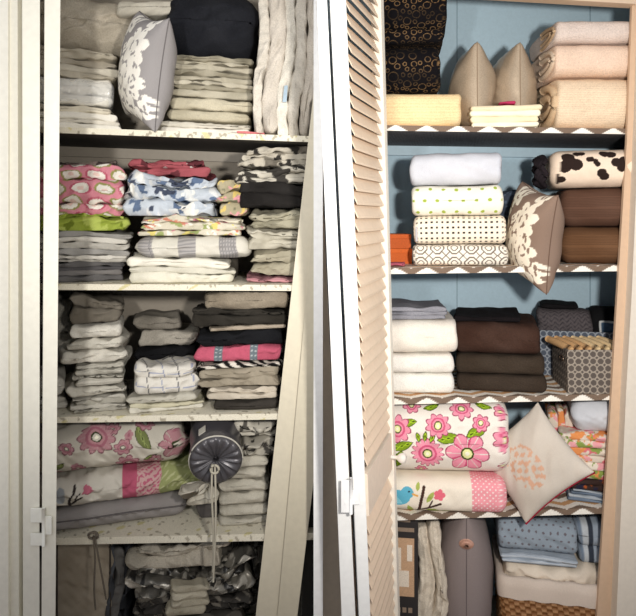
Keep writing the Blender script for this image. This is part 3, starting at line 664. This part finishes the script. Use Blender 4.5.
stack('L5', (140, 255), .07, .3, [
    (650, 132, 246, 2, solid((60, 57, 55)), 'fabric', 'folded_blanket', 'dark charcoal blanket at the bottom of the closet-floor pile', 'blanket', None, dict(wr=.004)),
    (618, 150, 246, 3, solid((92, 86, 78)), 'fabric', 'folded_blanket', 'grey-brown folded blanket low in the closet-floor pile', 'blanket', None, dict(wr=.004)),
    (600, 136, 250, 3, blotch((70, 66, 62), [(32, 30, 28), (128, 120, 108)], .3, .6, 23), 'fabric', 'folded_cloth', 'dark spotted cloth under the shiny printed satin, closet floor', 'cloth', None, dict(wr=.006)),
    (572, 130, 254, 3, SAT(25), 'satin', 'satin_cloth', 'shiny black and silver print satin heaped below the fourth left shelf', 'cloth', None, dict(wr=.008, e=2.2)),
    (550, 130, 228, 2, solid((196, 186, 168)), 'plush', 'folded_towel', 'crumpled beige towel topmost below the fourth left shelf', 'towel', None, dict(wr=.008, e=2.1)),
])
stack('L5', (236, 262), .12, .2, [(556, 232, 262, 1, SAT(28), 'satin', 'satin_cloth', 'narrow shiny dark cloth standing right of the beige crumpled towel', 'cloth', None, dict(wr=.008, vert=False, endr=.03, dy=.12, dd=-.02))])
def ruffroll(name, lab, px, py, cnt, colr):
    e = empty(name, P(px, py, .03)); setp(e, lab, 'towel')
    PV = [tube([Vector((-.02+.045*math.sin(a)*1.0, i*.02-.004, .012+.035*math.cos(a)-i*.004)) for a in np.linspace(-.4, 2.9, 14)], .011, 10) for i in range(cnt)]
    V, F = join(PV); mesh('folds', V, F, colr, 'terry', e)
V, F, C = slab(.12, .085, .05, seed=61, wr=.006, layers=4, color=solid((190, 182, 162))); o = mesh('folded_towel', V, F, C, 'terry', None, P(188, 619, .015), (0, .1, .3)); setp(o, 'cream towel in thick ridges at front of the closet-floor pile', 'towel')

# ================================================================= RIGHT closet, top shelf
stack('R1', (386, 462), .03, .30, [(91, 372, 461, 1, stitched((244, 216, 168), (236, 206, 158), 3), 'knit', 'folded_blanket', 'cream waffle blanket under the black ring-print quilts', 'blanket', None, dict(wr=.002, e=3.2, fine=.0025))])
SRB = P(380, 91, .03).z
def rq(z0, z1, x0, x1, lab, seed):
    Y = .045; a, b_ = P(x0, 0, Y), P(x1, 0, Y); za, zb = P(0, z0, Y).z, P(0, z1, Y).z
    V, F, C = slab((b_.x-a.x), zb-za-.001, .28, seed=seed, wr=.003, e=2.5, color=rings((11, 9, 13), (118, 92, 62)), fine=.0014, endr=.018)
    setp(mesh('folded_quilt', V, F, C, 'fabric', None, Vector(((a.x+b_.x)/2, Y, za)), (0, 0, -.12)), lab, 'quilt', 'black ring-print quilts')
rq(90.5, 42, 374, 440, 'black quilt with gold rings lying on the cream waffle blanket', 3)
rq(42, 27, 374, 444, 'thin black ring-print quilt, middle of the three', 5)
rq(27, -22, 374, 447, 'black ring-print quilt topmost, cut by the top of the picture', 8)
for px_, lab, rz in ((473.5, 'champagne satin pillow standing left, beside the black quilts', 78), (513.5, 'champagne satin pillow standing right, beside the rolled cream blankets', 76)):
    yy = .17; h = .272
    o = cushion('satin_pillow', .22, h, .15, (176, 158, 136), (P(px_, 0, yy).x, yy+.02, shz('R1', P(px_, 0, yy).x)+h*.5), (0, math.radians(-2), math.radians(-rz-17)), 'satin', n=60, pinch=.03, pw=.5, wr=.003, seed=int(px_))
    setp(o, lab, 'pillow', 'champagne satin pillows'); seam_piping('seam', .22, h, .03, .0012, (140, 120, 98), o)
G8 = 'cream sheets between the pillows and the rolled blankets'
sh_ = stack('R1', (468, 541), .02, .14, [(104.5, 469, 540, 4, layered([(250, 240, 216), (238, 224, 192)], 3), 'fabric', 'folded_sheet', 'cream folded sheets in front of the two satin pillows', 'sheet', None, dict(wr=.002, e=3))])
V, F, C = slab(.05, .010, .04, seed=6, wr=.002, color=solid((196, 66, 106))); setp(mesh('sachet', V, F, C, 'fabric', None, P(507, 104.3, .05)+Vector((0, 0, .0012)), (0, 0, -.2)), 'small crimson cloth sachet on top of the cream sheets', 'sachet')
def foldend(cols):
    def cb(o, W, H, d):
        PV = []
        for i, (r, q) in enumerate(((H*.36, .115), (H*.16, .085))):
            PV.append(tube([(-W/2-.001, .135-q*math.cos(a)*1.0, H*.5+r*math.sin(a)) for a in np.linspace(-1.7, 1.7, 26)], H*.085, 8))
        V, F = join(PV); mesh('folded_edge', V, F, cols, 'terry', o)['label'] = 'spiral of the rolled end'
    return cb
stack('R1', (556, 640), .02, .30, [
    (74, 559, 644, 1, stitched((240, 216, 186), (228, 204, 176), 2.4), 'knit', 'rolled_blanket', 'thick cream ribbed blanket at the bottom of the right pile', 'blanket', 'rolled pale blankets at the right', dict(wr=.002, e=2.8, fine=.0025, endr=.012, cb=foldend((226, 196, 160)))),
    (41, 556, 644, 1, solid((240, 212, 190), 3), 'plush', 'rolled_blanket', 'peach-tinted blanket in the middle of the right pile', 'blanket', 'rolled pale blankets at the right', dict(wr=.002, e=2.5, endr=.012, cb=foldend((226, 204, 180)))),
    (18, 556, 644, 1, solid((226, 210, 200), 3), 'plush', 'rolled_blanket', 'pale grey-white blanket topmost in the right pile', 'blanket', 'rolled pale blankets at the right', dict(wr=.002, e=2.5, endr=.012, cb=foldend((196, 168, 136)))),
], yawk=.12)
# second shelf
def crosses(U, V, k, W):
    c = tile_((246, 232, 212), len(U)); p = 5.4; a = (U % p)-p/2; b = ((V+54) % p)-p/2; c[(np.abs(a) < 1.15) & (np.abs(b) < 1.0)] = (36, 32, 32); return c
G9 = 'rolled crib sheets stacked on the second right shelf'
s2 = stack('R2', (412, 506), .03, .22, [
    (244.5, 412, 508, 1, hexlat((244, 236, 222), (118, 108, 100), 8.5, .7), 'fabric', 'folded_sheet', 'white sheet with grey geometric lattice print, bottom of the stack', 'sheet', G9, dict(wr=.0015, e=2.8, fine=.0015)),
    (215.5, 413, 506, 1, crosses, 'fabric', 'folded_sheet', 'white sheet with rows of small black dots', 'sheet', G9, dict(wr=.0015, e=2.8, fine=.0015)),
    (184.5, 412, 504, 1, dots((240, 236, 222), (160, 180, 72), 13, 2.0, True), 'fabric', 'folded_sheet', 'white sheet with scattered lime green dots', 'sheet', G9, dict(wr=.0025, e=2.6, fine=.002)),
    (151, 411, 503, 1, solid((212, 214, 222), 4), 'fabric', 'folded_sheet', 'plain white sheet on top of the green dotted one', 'sheet', G9, dict(wr=.0025, e=2.5)),
])
V, F = box(-.003, .003, -.002, .004, .01, .055); q = mesh('sewn_label', V, F, (190, 186, 190), 'fabric', s2[1], (-.128, 0, 0), smooth=False); q['label'] = 'small grey sewn label'
def small_box(px0, px1, y0, y1, Y, dpt, c, lab):
    a = P(px0, y1, Y); b_ = P(px1, y0, Y); e = empty('small_box', ((a.x+b_.x)/2, Y, a.z), (0, 0, 0)); setp(e, lab, 'box', 'orange boxes')
    W = b_.x-a.x; H = b_.z-a.z; V, F = box(-W/2, W/2, 0, dpt, 0, H*.72); bevel(mesh('box_body', V, F, c, 'card', e, smooth=False), .001)
    V, F = box(-W/2-.001, W/2+.001, -.001, dpt+.001, H*.72, H); bevel(mesh('box_lid', V, F, A_(c)*1.06, 'card', e, smooth=False), .001)
zb2 = shz('R2', .28)
Yb = .16; yb0 = HY-(zb2+.001-ZH)/(S*(D+Yb)/D)
small_box(385, 412, yb0-15, yb0, Yb, .12, (206, 98, 34), 'lower orange box left of the folded sheets, second right shelf')
small_box(385, 411, yb0-29.5, yb0-15.2, Yb, .12, (198, 92, 34), 'upper orange box left of the folded sheets, second right shelf')
V, F, C = slab(.07, .014, .06, seed=16, wr=.004, color=solid((204, 110, 128))); setp(mesh('cloth', V, F, C, 'fabric', None, (P(395, 0, .04).x, .04, shz('R2', .23)+.002), (0, 0, -.1)), 'pink crumpled cloth in front of the orange boxes', 'cloth')
stack('R2', (504, 535), .18, .16, [(192, 500, 532, 2, blotch((58, 66, 80), [(90, 104, 122)], .3, .5, 3), 'fabric', 'folded_cloth', 'dark slate-blue cloth behind the taupe flowered cushion', 'cloth', None, dict(wr=.004))])
o = cushion('throw_cushion', .23, .300, .150, damask((142, 120, 106), (246, 236, 218), 5), (P(534, 0, .06).x, .06, P(0, 236, .03).z), (0, math.radians(13), math.radians(-82)), n=110, pinch=.11, pw=.42)
setp(o, 'taupe cushion with cream blossoms standing on edge in tidy blue closet', 'cushion'); seam_piping('seam', .23, .300, .11, .0016, (110, 88, 76), o)
G10 = 'brown pillows at the right of the second shelf'
def cow(U, V, k, W):
    c = tile_((244, 222, 200), len(U))
    for a, b, r, n, ph in [(18, 6, 13, 3, .5), (50, -8, 7, 2, 1), (66, 4, 9, 3, 2), (38, 9, 4, 2, 0), (85, -6, 8, 3, 1), (55, 16, 8, 2, .2), (8, -12, 7, 3, 0), (28, 18, 6, 2, 0), (44, 5, 4, 2, 1)]:
        d, t, m = flower(U, V, a, b, r, n, ph, .45); c[m] = (46, 34, 30)
    return c
stack('R2', (566, 626), .03, .28, [
    (227, 563, 640, 1, stitched((110, 78, 54), (92, 64, 44), 1.8), 'fabric', 'bolster_pillow', 'lower bronze-brown round pillow, resting on the second right shelf', 'pillow', G10, dict(wr=.002, e=2.2, fine=.0025, endr=.03)),
    (187, 563, 640, 1, stitched((100, 72, 58), (84, 60, 48), 1.8), 'fabric', 'bolster_pillow', 'upper brown round pillow below the cow-print one', 'pillow', G10, dict(wr=.002, e=2.2, fine=.0025, endr=.03)),
    (148, 553, 640, 1, cow, 'fabric', 'bolster_pillow', 'white and brown cow-print pillow with dark ruffled left end', 'pillow', None, dict(wr=.003, e=2.2, fine=.002, endr=.03, dy=-.01)),
], yawk=.6)
e0 = [o for o in bpy.data.objects if o.get('label', '').startswith('white and brown cow')][0]
PV = []
for i in range(4):
    PV.append(tube([(-.145+.006*math.sin(a*6+i), .085+(.055-.004*i)*math.cos(a), .055+(.048-.003*i)*math.sin(a)) for a in np.linspace(0, 6.283, 50)], .008, 7))
    PV[-1] = ([Vector((p[0]-.006*i, p[1], p[2])) for p in PV[-1][0]], PV[-1][1])
V, F = join(PV); mesh('ruffle', V, F, (38, 32, 36), 'fabric', e0)['label'] = 'dark gathered ruffle'
# third shelf
G11 = 'white bath towels'
stack('R3', (391, 455), .04, .28, [
    (374.5, 376, 455, 1, solid((250, 246, 238), 2), 'terry', 'folded_towel', 'lowest white bath towel of three in the tidy closet', 'towel', G11, dict(wr=.002, e=2.7)),
    (355, 376, 455, 1, solid((250, 244, 236), 2), 'terry', 'folded_towel', 'middle white bath towel of three in the tidy closet', 'towel', G11, dict(wr=.002, e=2.7)),
    (321, 376, 459, 1, solid((252, 242, 230), 2), 'terry', 'folded_towel', 'plump white bath towel on top of the other two', 'towel', G11, dict(wr=.002, e=2.7)),
    (308, 374, 450, 3, solid((142, 142, 150), 10), 'knit', 'folded_scarf', 'grey lacy cloth lying on the white bath towels', 'cloth', None, dict(wr=.004, dy=.02, dd=-.03))], yawk=.6)
G12 = 'dark brown bath towels'
stack('R3', (458, 546), .04, .28, [
    (376, 456, 546, 1, solid((64, 54, 46), 4), 'plush', 'folded_towel', 'lowest dark brown bath towel of three', 'towel', G12, dict(wr=.002, e=2.6)),
    (356, 456, 545, 1, solid((66, 56, 47), 4), 'plush', 'folded_towel', 'middle dark brown bath towel of three', 'towel', G12, dict(wr=.002, e=2.6)),
    (324, 455, 541, 1, solid((70, 50, 42), 6), 'plush', 'folded_towel', 'thick dark brown bath towel on top of the other two', 'towel', G12, dict(wr=.003, e=2.6)),
    (318, 455, 524, 1, (24, 20, 22), 'plush', 'folded_towel', 'thin black towel lying on the brown bath towels', 'towel', None, dict(wr=.003, dy=.03, dd=-.05))])
def fabric_box(lab, px0, px1, ytop, Y, dpt, base, line, yaw, grpn):
    a, b_ = P(px0, 0, Y), P(px1, 0, Y); X0 = (a.x+b_.x)/2; z0 = shz('R3', X0+.03)+.001; H = P(0, ytop, Y).z-z0; W = (b_.x-a.x)*math.cos(yaw)
    e = empty('storage_box', (X0, Y, z0), (0, -math.atan(slope('R3')), -yaw)); setp(e, lab, 'box', grpn)
    fn = lattice(base, line, 3.6, .5); st_ = .0014
    def panel(o, ux, wx, hz, th, name='x'):
        pass
    V = []; F = []; C = []
    def face(o, du, dv, nu, nv):
        k = len(V); 
        for i in range(nu+1):
            for j in range(nv+1):
                p = o+du*(i/nu)+dv*(j/nv); V.append(tuple(p)); 
        F.extend(grid_faces(nu+1, nv+1, False, k))
        U = np.repeat(np.arange(nu+1)*du.length/nu/S, nv+1); Vv = np.tile(np.arange(nv+1)*dv.length/nv/S, nu+1); C.append(fn(U, Vv, 0, Vv))
    t = .005; n = lambda L: max(1, int(L/st_))
    v3 = lambda *q: Vector(q)
    face(v3(-W/2, 0, 0), v3(W, 0, 0), v3(0, 0, H), n(W), n(H)); face(v3(-W/2, dpt, 0), v3(0, -dpt, 0), v3(0, 0, H), n(dpt), n(H)); face(v3(W/2, 0, 0), v3(0, dpt, 0), v3(0, 0, H), 60, 20); face(v3(W/2, dpt, 0), v3(-W, 0, 0), v3(0, 0, H), 60, 20)
    face(v3(W/2-t, t, t), v3(-W+2*t, 0, 0), v3(0, 0, H-t), 40, 20); face(v3(W/2-t, dpt-t, t), v3(0, -dpt+2*t, 0), v3(0, 0, H-t), 40, 20); face(v3(-W/2+t, dpt-t, t), v3(W-2*t, 0, 0), v3(0, 0, H-t), 40, 20); face(v3(-W/2+t, t, t), v3(0, dpt-2*t, 0), v3(0, 0, H-t), 40, 20)
    face(v3(-W/2, 0, 0), v3(0, dpt, 0), v3(W, 0, 0), 10, 10); face(v3(-W/2+t, t, t), v3(W-2*t, 0, 0), v3(0, dpt-2*t, 0), 10, 10)
    for (x0, x1, y0, y1) in ((-W/2, W/2, 0, t), (-W/2, W/2, dpt-t, dpt), (-W/2, -W/2+t, t, dpt-t), (W/2-t, W/2, t, dpt-t)): face(v3(x0, y0, H), v3(x1-x0, 0, 0), v3(0, y1-y0, 0), 4, 4)
    mesh('box_body', V, F, np.concatenate(C), 'card', e, smooth=False)
    V, F = tube([(-W/2-.001, dpt*.35+.02*math.cos(a), H*.72+.008*math.sin(a)) for a in np.linspace(0, 6.283, 20)], .0022, 6); mesh('handle_hole_rim', V, F, (150, 130, 112), 'metal', e)
    return e, W, H
fabric_box('blue-grey lattice storage box standing at the back of third right shelf', 541, 634, 332, .20, .19, (74, 82, 96), (146, 152, 160), .33, 'lattice print storage boxes')
e2, W2, H2 = fabric_box('taupe lattice storage box in front of the blue-grey one', 569, 634, 350, .015, .17, (86, 77, 71), (156, 145, 132), .10, 'lattice print storage boxes')
# rolled papers in the front box
for i in range(7):
    x = -W2/2+.016+i*.0265; L = Matrix.LocRotScale(e2.location, e2.rotation_euler, None)
    V, F = tube([(0, y, .006*math.sin(y*12)) for y in np.linspace(0, .135, 8)], [.0105, .0115, .0115, .012, .0115, .012, .0115, .0105], 12)
    o = mesh('paper_roll', V, F, (222, 176, 124) if i < 3 else (238, 208, 160), 'card', None, L@Vector((x, .02, H2-.002)), (0, 0, .06-e2.rotation_euler.z*0+.1))
    setp(o, ('tan rolled papers leaning in the left half of the taupe box' if i < 3 else 'pale cream rolled papers in the right half of the taupe box'), 'paper roll', 'tan paper rolls in the box' if i < 3 else 'cream paper rolls in the box')
V, F, C = slab(W2-.02, H2-.02, .13, seed=3, wr=.001, color=(190, 160, 124)); setp(mesh('paper_bundle', V, F, C, 'card', None, Matrix.LocRotScale(e2.location, e2.rotation_euler, None)@Vector((0, .02, .006)), e2.rotation_euler), 'tan paper bundle filling the taupe box beneath the rolls', 'paper')
def zig(U, V, k, W):
    c = tile_((88, 82, 84), len(U)); t = (V+np.abs((U % 8)-4)*1.2) % 5; c[t < 1.6] = (62, 58, 62); return c
Yk = .23; 
def inbox(px0, px1, ytop, yb_, c, m, nm, lab, cat, seed, Y=.23, e=2.5, dp=.13, nl=1):
    a = P(px0, yb_, Y); b_ = P(px1, ytop, Y); V, F, C = slab(b_.x-a.x, b_.z-a.z, dp, seed=seed, wr=.004, color=c, e=e, layers=nl)
    o = mesh(nm, V, F, C, m, None, Vector(((a.x+b_.x)/2, Y, a.z)), (0, 0, -.33)); setp(o, lab, cat); return o
inbox(538, 590, 310, 345, zig, 'knit', 'folded_blanket', 'grey zigzag knit blanket heaped in the blue-grey box', 'blanket', 5)
inbox(540, 576, 304, 309.5, (20, 18, 20), 'fabric', 'folded_cloth', 'black cloth on top of the grey knit in the box', 'cloth', 6, .25, dp=.1)
def bsq(U, V, k, W):
    c = tile_((18, 18, 20), len(U)); m = (U > 10) & (U < 28) & (V > -10) & (V < 7); c[m] = (190, 192, 192); c[m & (U > 12) & (U < 26) & (V < 5)] = (70, 92, 116); return c
inbox(592, 634, 309, 345, bsq, 'fabric', 'folded_bag', 'black folded bag with a blue square at right of the box', 'bag', 8, .22)
# fourth shelf
R_FL = [(35, 0, 16.5, 16, 0), (74, 1, 22, 6, 1), (113, 15, 15, 9, 0), (6, 24, 14, 8, 0), (46, 29, 13, 9, 0), (108, -14, 6, 6, 1), (88, 32, 9, 7, 0), (28, -22, 7, 6, 0)]
R_LV = [(10, 7, 12, 5, 20), (5, -9, 13, 5.5, 65), (56, 17, 12, 5.5, 10), (84, 24, 12, 5.5, 25), (26, 17, 6, 2.4, 100), (33, 18, 6, 2.2, 80), (40, 17, 6, 2.4, 60), (16, 30, 10, 4, 10)]
def birdR(U0, V, k, W):
    U = U0-11; V = V+3; c = tile_((240, 230, 214), len(U))
    c[stroke(U, V, [(28, -22), (33, 0), (36, 14)], 1.5) | stroke(U, V, [(30, -12), (52, -3)], 1.2) | stroke(U, V, [(40, -8), (44, 0)], .8)] = (70, 48, 40)
    for a, b, L, w_, an in [(42, 4, 7, 2.6, 60), (22, -12, 7, 3, 110), (44, -12, 7, 3, -10), (56, -14, 6, 2, 10), (30, 14, 5, 2, 80)]:
        m, x, y = leaf(U, V, a, b, L, w_, an); c[m] = (170, 184, 96)
    d, t, m = flower(U, V, 51, 6, 6, 5); c[m] = (228, 110, 128)
    m = np.hypot((U-9)/13, (V-2)/8) < 1; c[m] = (98, 178, 204)
    m = np.hypot((U-19)/6.5, (V-7)/6) < 1; c[m] = (98, 178, 204); c[np.hypot(U-21, V-8) < 1] = (40, 40, 50)
    m, x, y = leaf(U, V, 6, 0, 9, 3.5, -25); c[m] = (140, 206, 222); c[stroke(U, V, [(25, 6), (29, 5)], 1)] = (230, 170, 80)
    m = U > 83; c[m] = (240, 158, 168); pz = 5.5; a = (U+V) % pz-pz/2; b = (U-V+300) % pz-pz/2; c[m & (np.hypot(a, b) < 1.1)] = (250, 232, 228)
    return c
stack('R4', (395, 512), -.012, .3, [
    (481, 377, 508, 1, birdR, 'fabric', 'quilt', 'white quilt with blue bird on branch and pink dotted panel, right closet', 'quilt', 'quilts on the fourth right shelf', dict(wr=.002, e=2.9, fine=.0017, endr=.03)),
    (406, 375, 513, 1, quilt_print([(x+19, y-11, r, n, s) for x, y, r, n, s in R_FL+[(70, 46, 12, 8, 0), (20, 50, 10, 7, 0), (110, 44, 10, 7, 0)]], [(x+19, y-11, a, b, c) for x, y, a, b, c in R_LV+[(40, 48, 9, 4, 20), (92, 50, 9, 4, -20)]], (240, 232, 222), (238, 150, 172), (212, 90, 128), (236, 238, 170), (130, 158, 40), tiny=False), 'fabric', 'quilt', 'plump white quilt with large pink flowers and green leaves, right closet', 'quilt', 'quilts on the fourth right shelf', dict(wr=.003, e=2.6, fine=.0017, endr=.04)),
], yawk=.7)
def emb(u, v, side):
    c = tile_((206, 196, 184), len(u))+(ns(4, u*3, v*3)*5)[:, None]
    if side > 0:
        m = (ns(9, u*22, v*22)+.7*ns(2, u*50, v*50) > .15) & (np.hypot((u+.10)/.42, (v+.02)/.62) < 1); c[m] = (210, 166, 140)
    return c
o = cushion('throw_cushion', .262, .240, .10, emb, P(532, 462, .015), (math.radians(-18), math.radians(-44), math.radians(-22)), n=90, pinch=.09, pw=.45, wr=.003)
setp(o, 'tilted cream cushion with coral embroidery leaning by the flowered quilt', 'cushion'); seam_piping('piping', .262, .240, .09, .0034, (150, 36, 56), o, 'b', 'thin dark red piping along the lower edge')
FL2 = [(226, 120, 130), (240, 230, 214), (140, 160, 80), (232, 150, 90), (240, 170, 176)]
G13 = 'folded linens at right of the fourth right shelf'
stack('R4', (572, 612), .04, .27, [
    (492, 570, 622, 5, layered([(118, 132, 150), (176, 184, 192), (96, 110, 130)], 8), 'fabric', 'folded_sheet', 'blue-grey folded fabrics at the bottom right of the fourth right shelf', 'sheet', G13, dict(wr=.003)),
    (481, 572, 622, 2, blotch((60, 44, 40), [(168, 84, 40), (40, 40, 60)], .3, .7, 31), 'fabric', 'folded_sheet', 'dark rust and black print fabric above the blue-grey ones', 'sheet', G13, dict(wr=.003)),
    (436, 562, 622, 6, blotch((232, 218, 202), FL2, .26, .7, 33), 'fabric', 'folded_sheet', 'bright floral folded sheets with pink and orange blossoms', 'sheet', G13, dict(wr=.003)),
    (402, 576, 624, 1, solid((214, 216, 222), 4), 'fabric', 'rolled_sheet', 'plain white rolled fabric on top of the bright floral sheets', 'sheet', G13, dict(wr=.005, e=2.1, endr=.03)),
], yawk=.75)
stack('R4', (548, 562), .14, .18, [(412, 548, 574, 3, blotch((226, 212, 196), FL2, .2, .75, 35), 'fabric', 'folded_sheet', 'floral fabric standing behind the embroidered cushion', 'sheet', None, dict(vert=True, wr=.003))])
# closet floor, right
e = empty('package', (P(407, 0, .06).x, .06, .10), (0, 0, -.12)); setp(e, 'dark narrow package with a room photo print at bottom left', 'package')
V, F = box(-.04, .034, 0, .20, 0, .50); bevel(mesh('package_body', V, F, (44, 40, 40), 'card', e, smooth=False), .002)
V, F = join([box(-.032, .022, -.0015, 0, .22, .40)]); mesh('printed_picture', V, F, (204, 166, 132), 'card', e, smooth=False)['label'] = 'warm-toned picture of a room'
for q_ in ((-.026, .006, .25, .30), (-.028, -.018, .302, .37), (.0, .016, .33, .38)):
    V, F = box(q_[0], q_[1], -.0025, -.0015, q_[2], q_[3]); mesh('picture_patch', V, F, (240, 226, 208), 'card', e, smooth=False)
for q_ in [(-.032+i*.018, -.020+i*.018, .17, .185) for i in range(3)]+[(-.032, .022, .42, .432), (-.032, .01, .45, .458)]:
    V, F = box(q_[0], q_[1], -.0015, 0, q_[2], q_[3]); mesh('printed_mark', V, F, (150, 130, 112), 'card', e, smooth=False)
stack('R5', (418, 444), .06, .25, [(526, 416, 444, 2, stitched((226, 214, 196), (210, 198, 180), 5), 'knit', 'folded_blanket', 'cream cable-knit blanket standing between package and grey pillow', 'blanket', None, dict(vert=True, wr=.007, jit=.008))])
o = cushion('bed_pillow', .26, .475, .180, lambda u, v, s: solid((146, 134, 132), 3)(u*40, v*40, 0, v), (P(474, 0, .04).x, .17, .341), (0, 0, math.radians(-100)), n=70, pinch=.0, pw=.42, wr=.002)
setp(o, 'smooth grey-mauve pillow standing upright on the closet floor', 'pillow'); seam_piping('seam', .26, .475, .0, .0013, (112, 102, 102), o)
V, F = tube([(.13+.0, 0, .0)]*1+[(.131+.004*i, 0, 0) for i in range(1, 4)], [.016, .014, .010, .004], 16)
q = mesh('peach_button', [(a, b*1.4, c+.15) for a, b, c in V], F, (206, 158, 138), 'satin', o); q['label'] = 'peach-coloured tied corner knot'
# basket
bx0, bx1 = P(500, 0, .04).x, P(612, 0, .04).x; bz = .10
be = empty('wicker_basket', ((bx0+bx1)/2, .04, bz), (0, 0, -.2)); setp(be, 'brown wicker basket with white cloth liner on the closet floor', 'basket')
BW = (bx1-bx0)*.97; BD = .27; BH = P(0, 585, .04).z-bz
def rr(t, w, d, r=.03):
    pts = []; 
    for cx, cy, a0 in ((w/2-r, d/2-r, 0), (-w/2+r, d/2-r, 90), (-w/2+r, -d/2+r, 180), (w/2-r, -d/2+r, 270)):
        for i in range(7): a = math.radians(a0+i*15); pts.append((cx+r*math.cos(a), cy+r*math.sin(a)))
    pts.append(pts[0]); p = np.array(pts); s_ = np.concatenate([[0], np.cumsum(np.hypot(*np.diff(p, axis=0).T))]); q = t*s_[-1]
    return np.interp(q, s_, p[:, 0]), np.interp(q, s_, p[:, 1]), q
tt = np.linspace(0, 1, 620, endpoint=False); V = []; C = []
hz = np.linspace(0, BH, 110)
for z in hz:
    g = 1-.06*(1-z/BH); x, y, q = rr(tt, BW*g, BD*g); row = z/.011; d = .003*np.sin(row*math.pi)*np.sign(np.sin(q/.016*math.pi))*1.0
    dx = np.gradient(x); dy_ = np.gradient(y); L = np.hypot(dx, dy_)+1e-9; nx_, ny_ = dy_/L, -dx/L
    V.append(np.stack([x+nx_*d, y+ny_*d+BD/2, np.full_like(x, z)], -1)); c = tile_((150, 104, 62), len(x))+(d[:, None]*9000)+(ns(3, q*90, z*300)*10)[:, None]; C.append(c)
V = np.concatenate(V); F = grid_faces(len(hz), len(tt)); F.append(tuple(range(len(tt)))); mesh('basket_body', V, F, np.concatenate(C), 'wicker', be)
V = []; 
for (zz, ex) in ((BH-.055, .006), (BH-.02, .008), (BH+.006, .006), (BH+.012, -.004), (BH+.004, -.014), (BH-.06, -.016)):
    x, y, q = rr(tt[::3], BW+2*ex, BD+2*ex); V.append(np.stack([x, y+BD/2, zz+.002*np.sin(q*90)], -1))
V = np.concatenate(V); mesh('liner', V, grid_faces(6, len(tt[::3])), solid((222, 206, 192), 4)(V[:, 0]*300, V[:, 2]*300, 0, 0), 'fabric', be)['label'] = 'off-white cloth liner folded over the rim'
def bk(x0, x1, z0, z1, y0, d, c, m, nm, lab, cat, nl=1, seed=3, **kw):
    Lm = Matrix.LocRotScale(be.location, be.rotation_euler, None); V, F, C = slab(x1-x0, z1-z0, d, layers=nl, seed=seed, color=c, **kw)
    o = mesh(nm, V, F, C, m, None, Lm@Vector(((x0+x1)/2, y0, z0)), be.rotation_euler); setp(o, lab, cat, 'linens in the basket'); return o
bk(-BW/2+.02, BW/2-.02, .01, BH-.03, .02, BD-.04, (200, 190, 178), 'fabric', 'folded_blanket', 'pale blanket filling the wicker basket below the rim', 'blanket', wr=.002)
bk(-BW/2+.018, BW/2-.018, BH-.029, BH+.045, .018, BD-.04, solid((236, 222, 204), 4), 'fabric', 'folded_blanket', 'cream puckered blanket rising just above the basket rim', 'blanket', 1, 4, wr=.006, e=2.3)
bk(-BW/2+.0, BW*.20, BH+.047, BH+.072, .01, BD-.03, stripes([(196, 204, 212), (160, 172, 186)], 1.2, 'v'), 'fabric', 'folded_fabric', 'striped edge fabric under the grey-blue spotted one', 'fabric', 2, 5, wr=.003)
bk(-BW/2-.004, BW*.20, BH+.073, BH+.175, .02, BD-.05, dots((150, 162, 174), (110, 104, 110), 7, 1.2), 'fabric', 'folded_fabric', 'grey-blue fabric with small dark spots on the basket pile', 'fabric', 1, 6, wr=.003, e=3, fine=.002)
bk(BW*.215, BW/2-.0, BH+.047, BH+.17, .04, BD-.06, stripes([(128, 142, 160), (200, 206, 212), (60, 66, 78), (160, 172, 186)], 5, 'u'), 'fabric', 'folded_fabric', 'blue and white striped fabric at right of the basket pile', 'fabric', 2, 7, wr=.003)
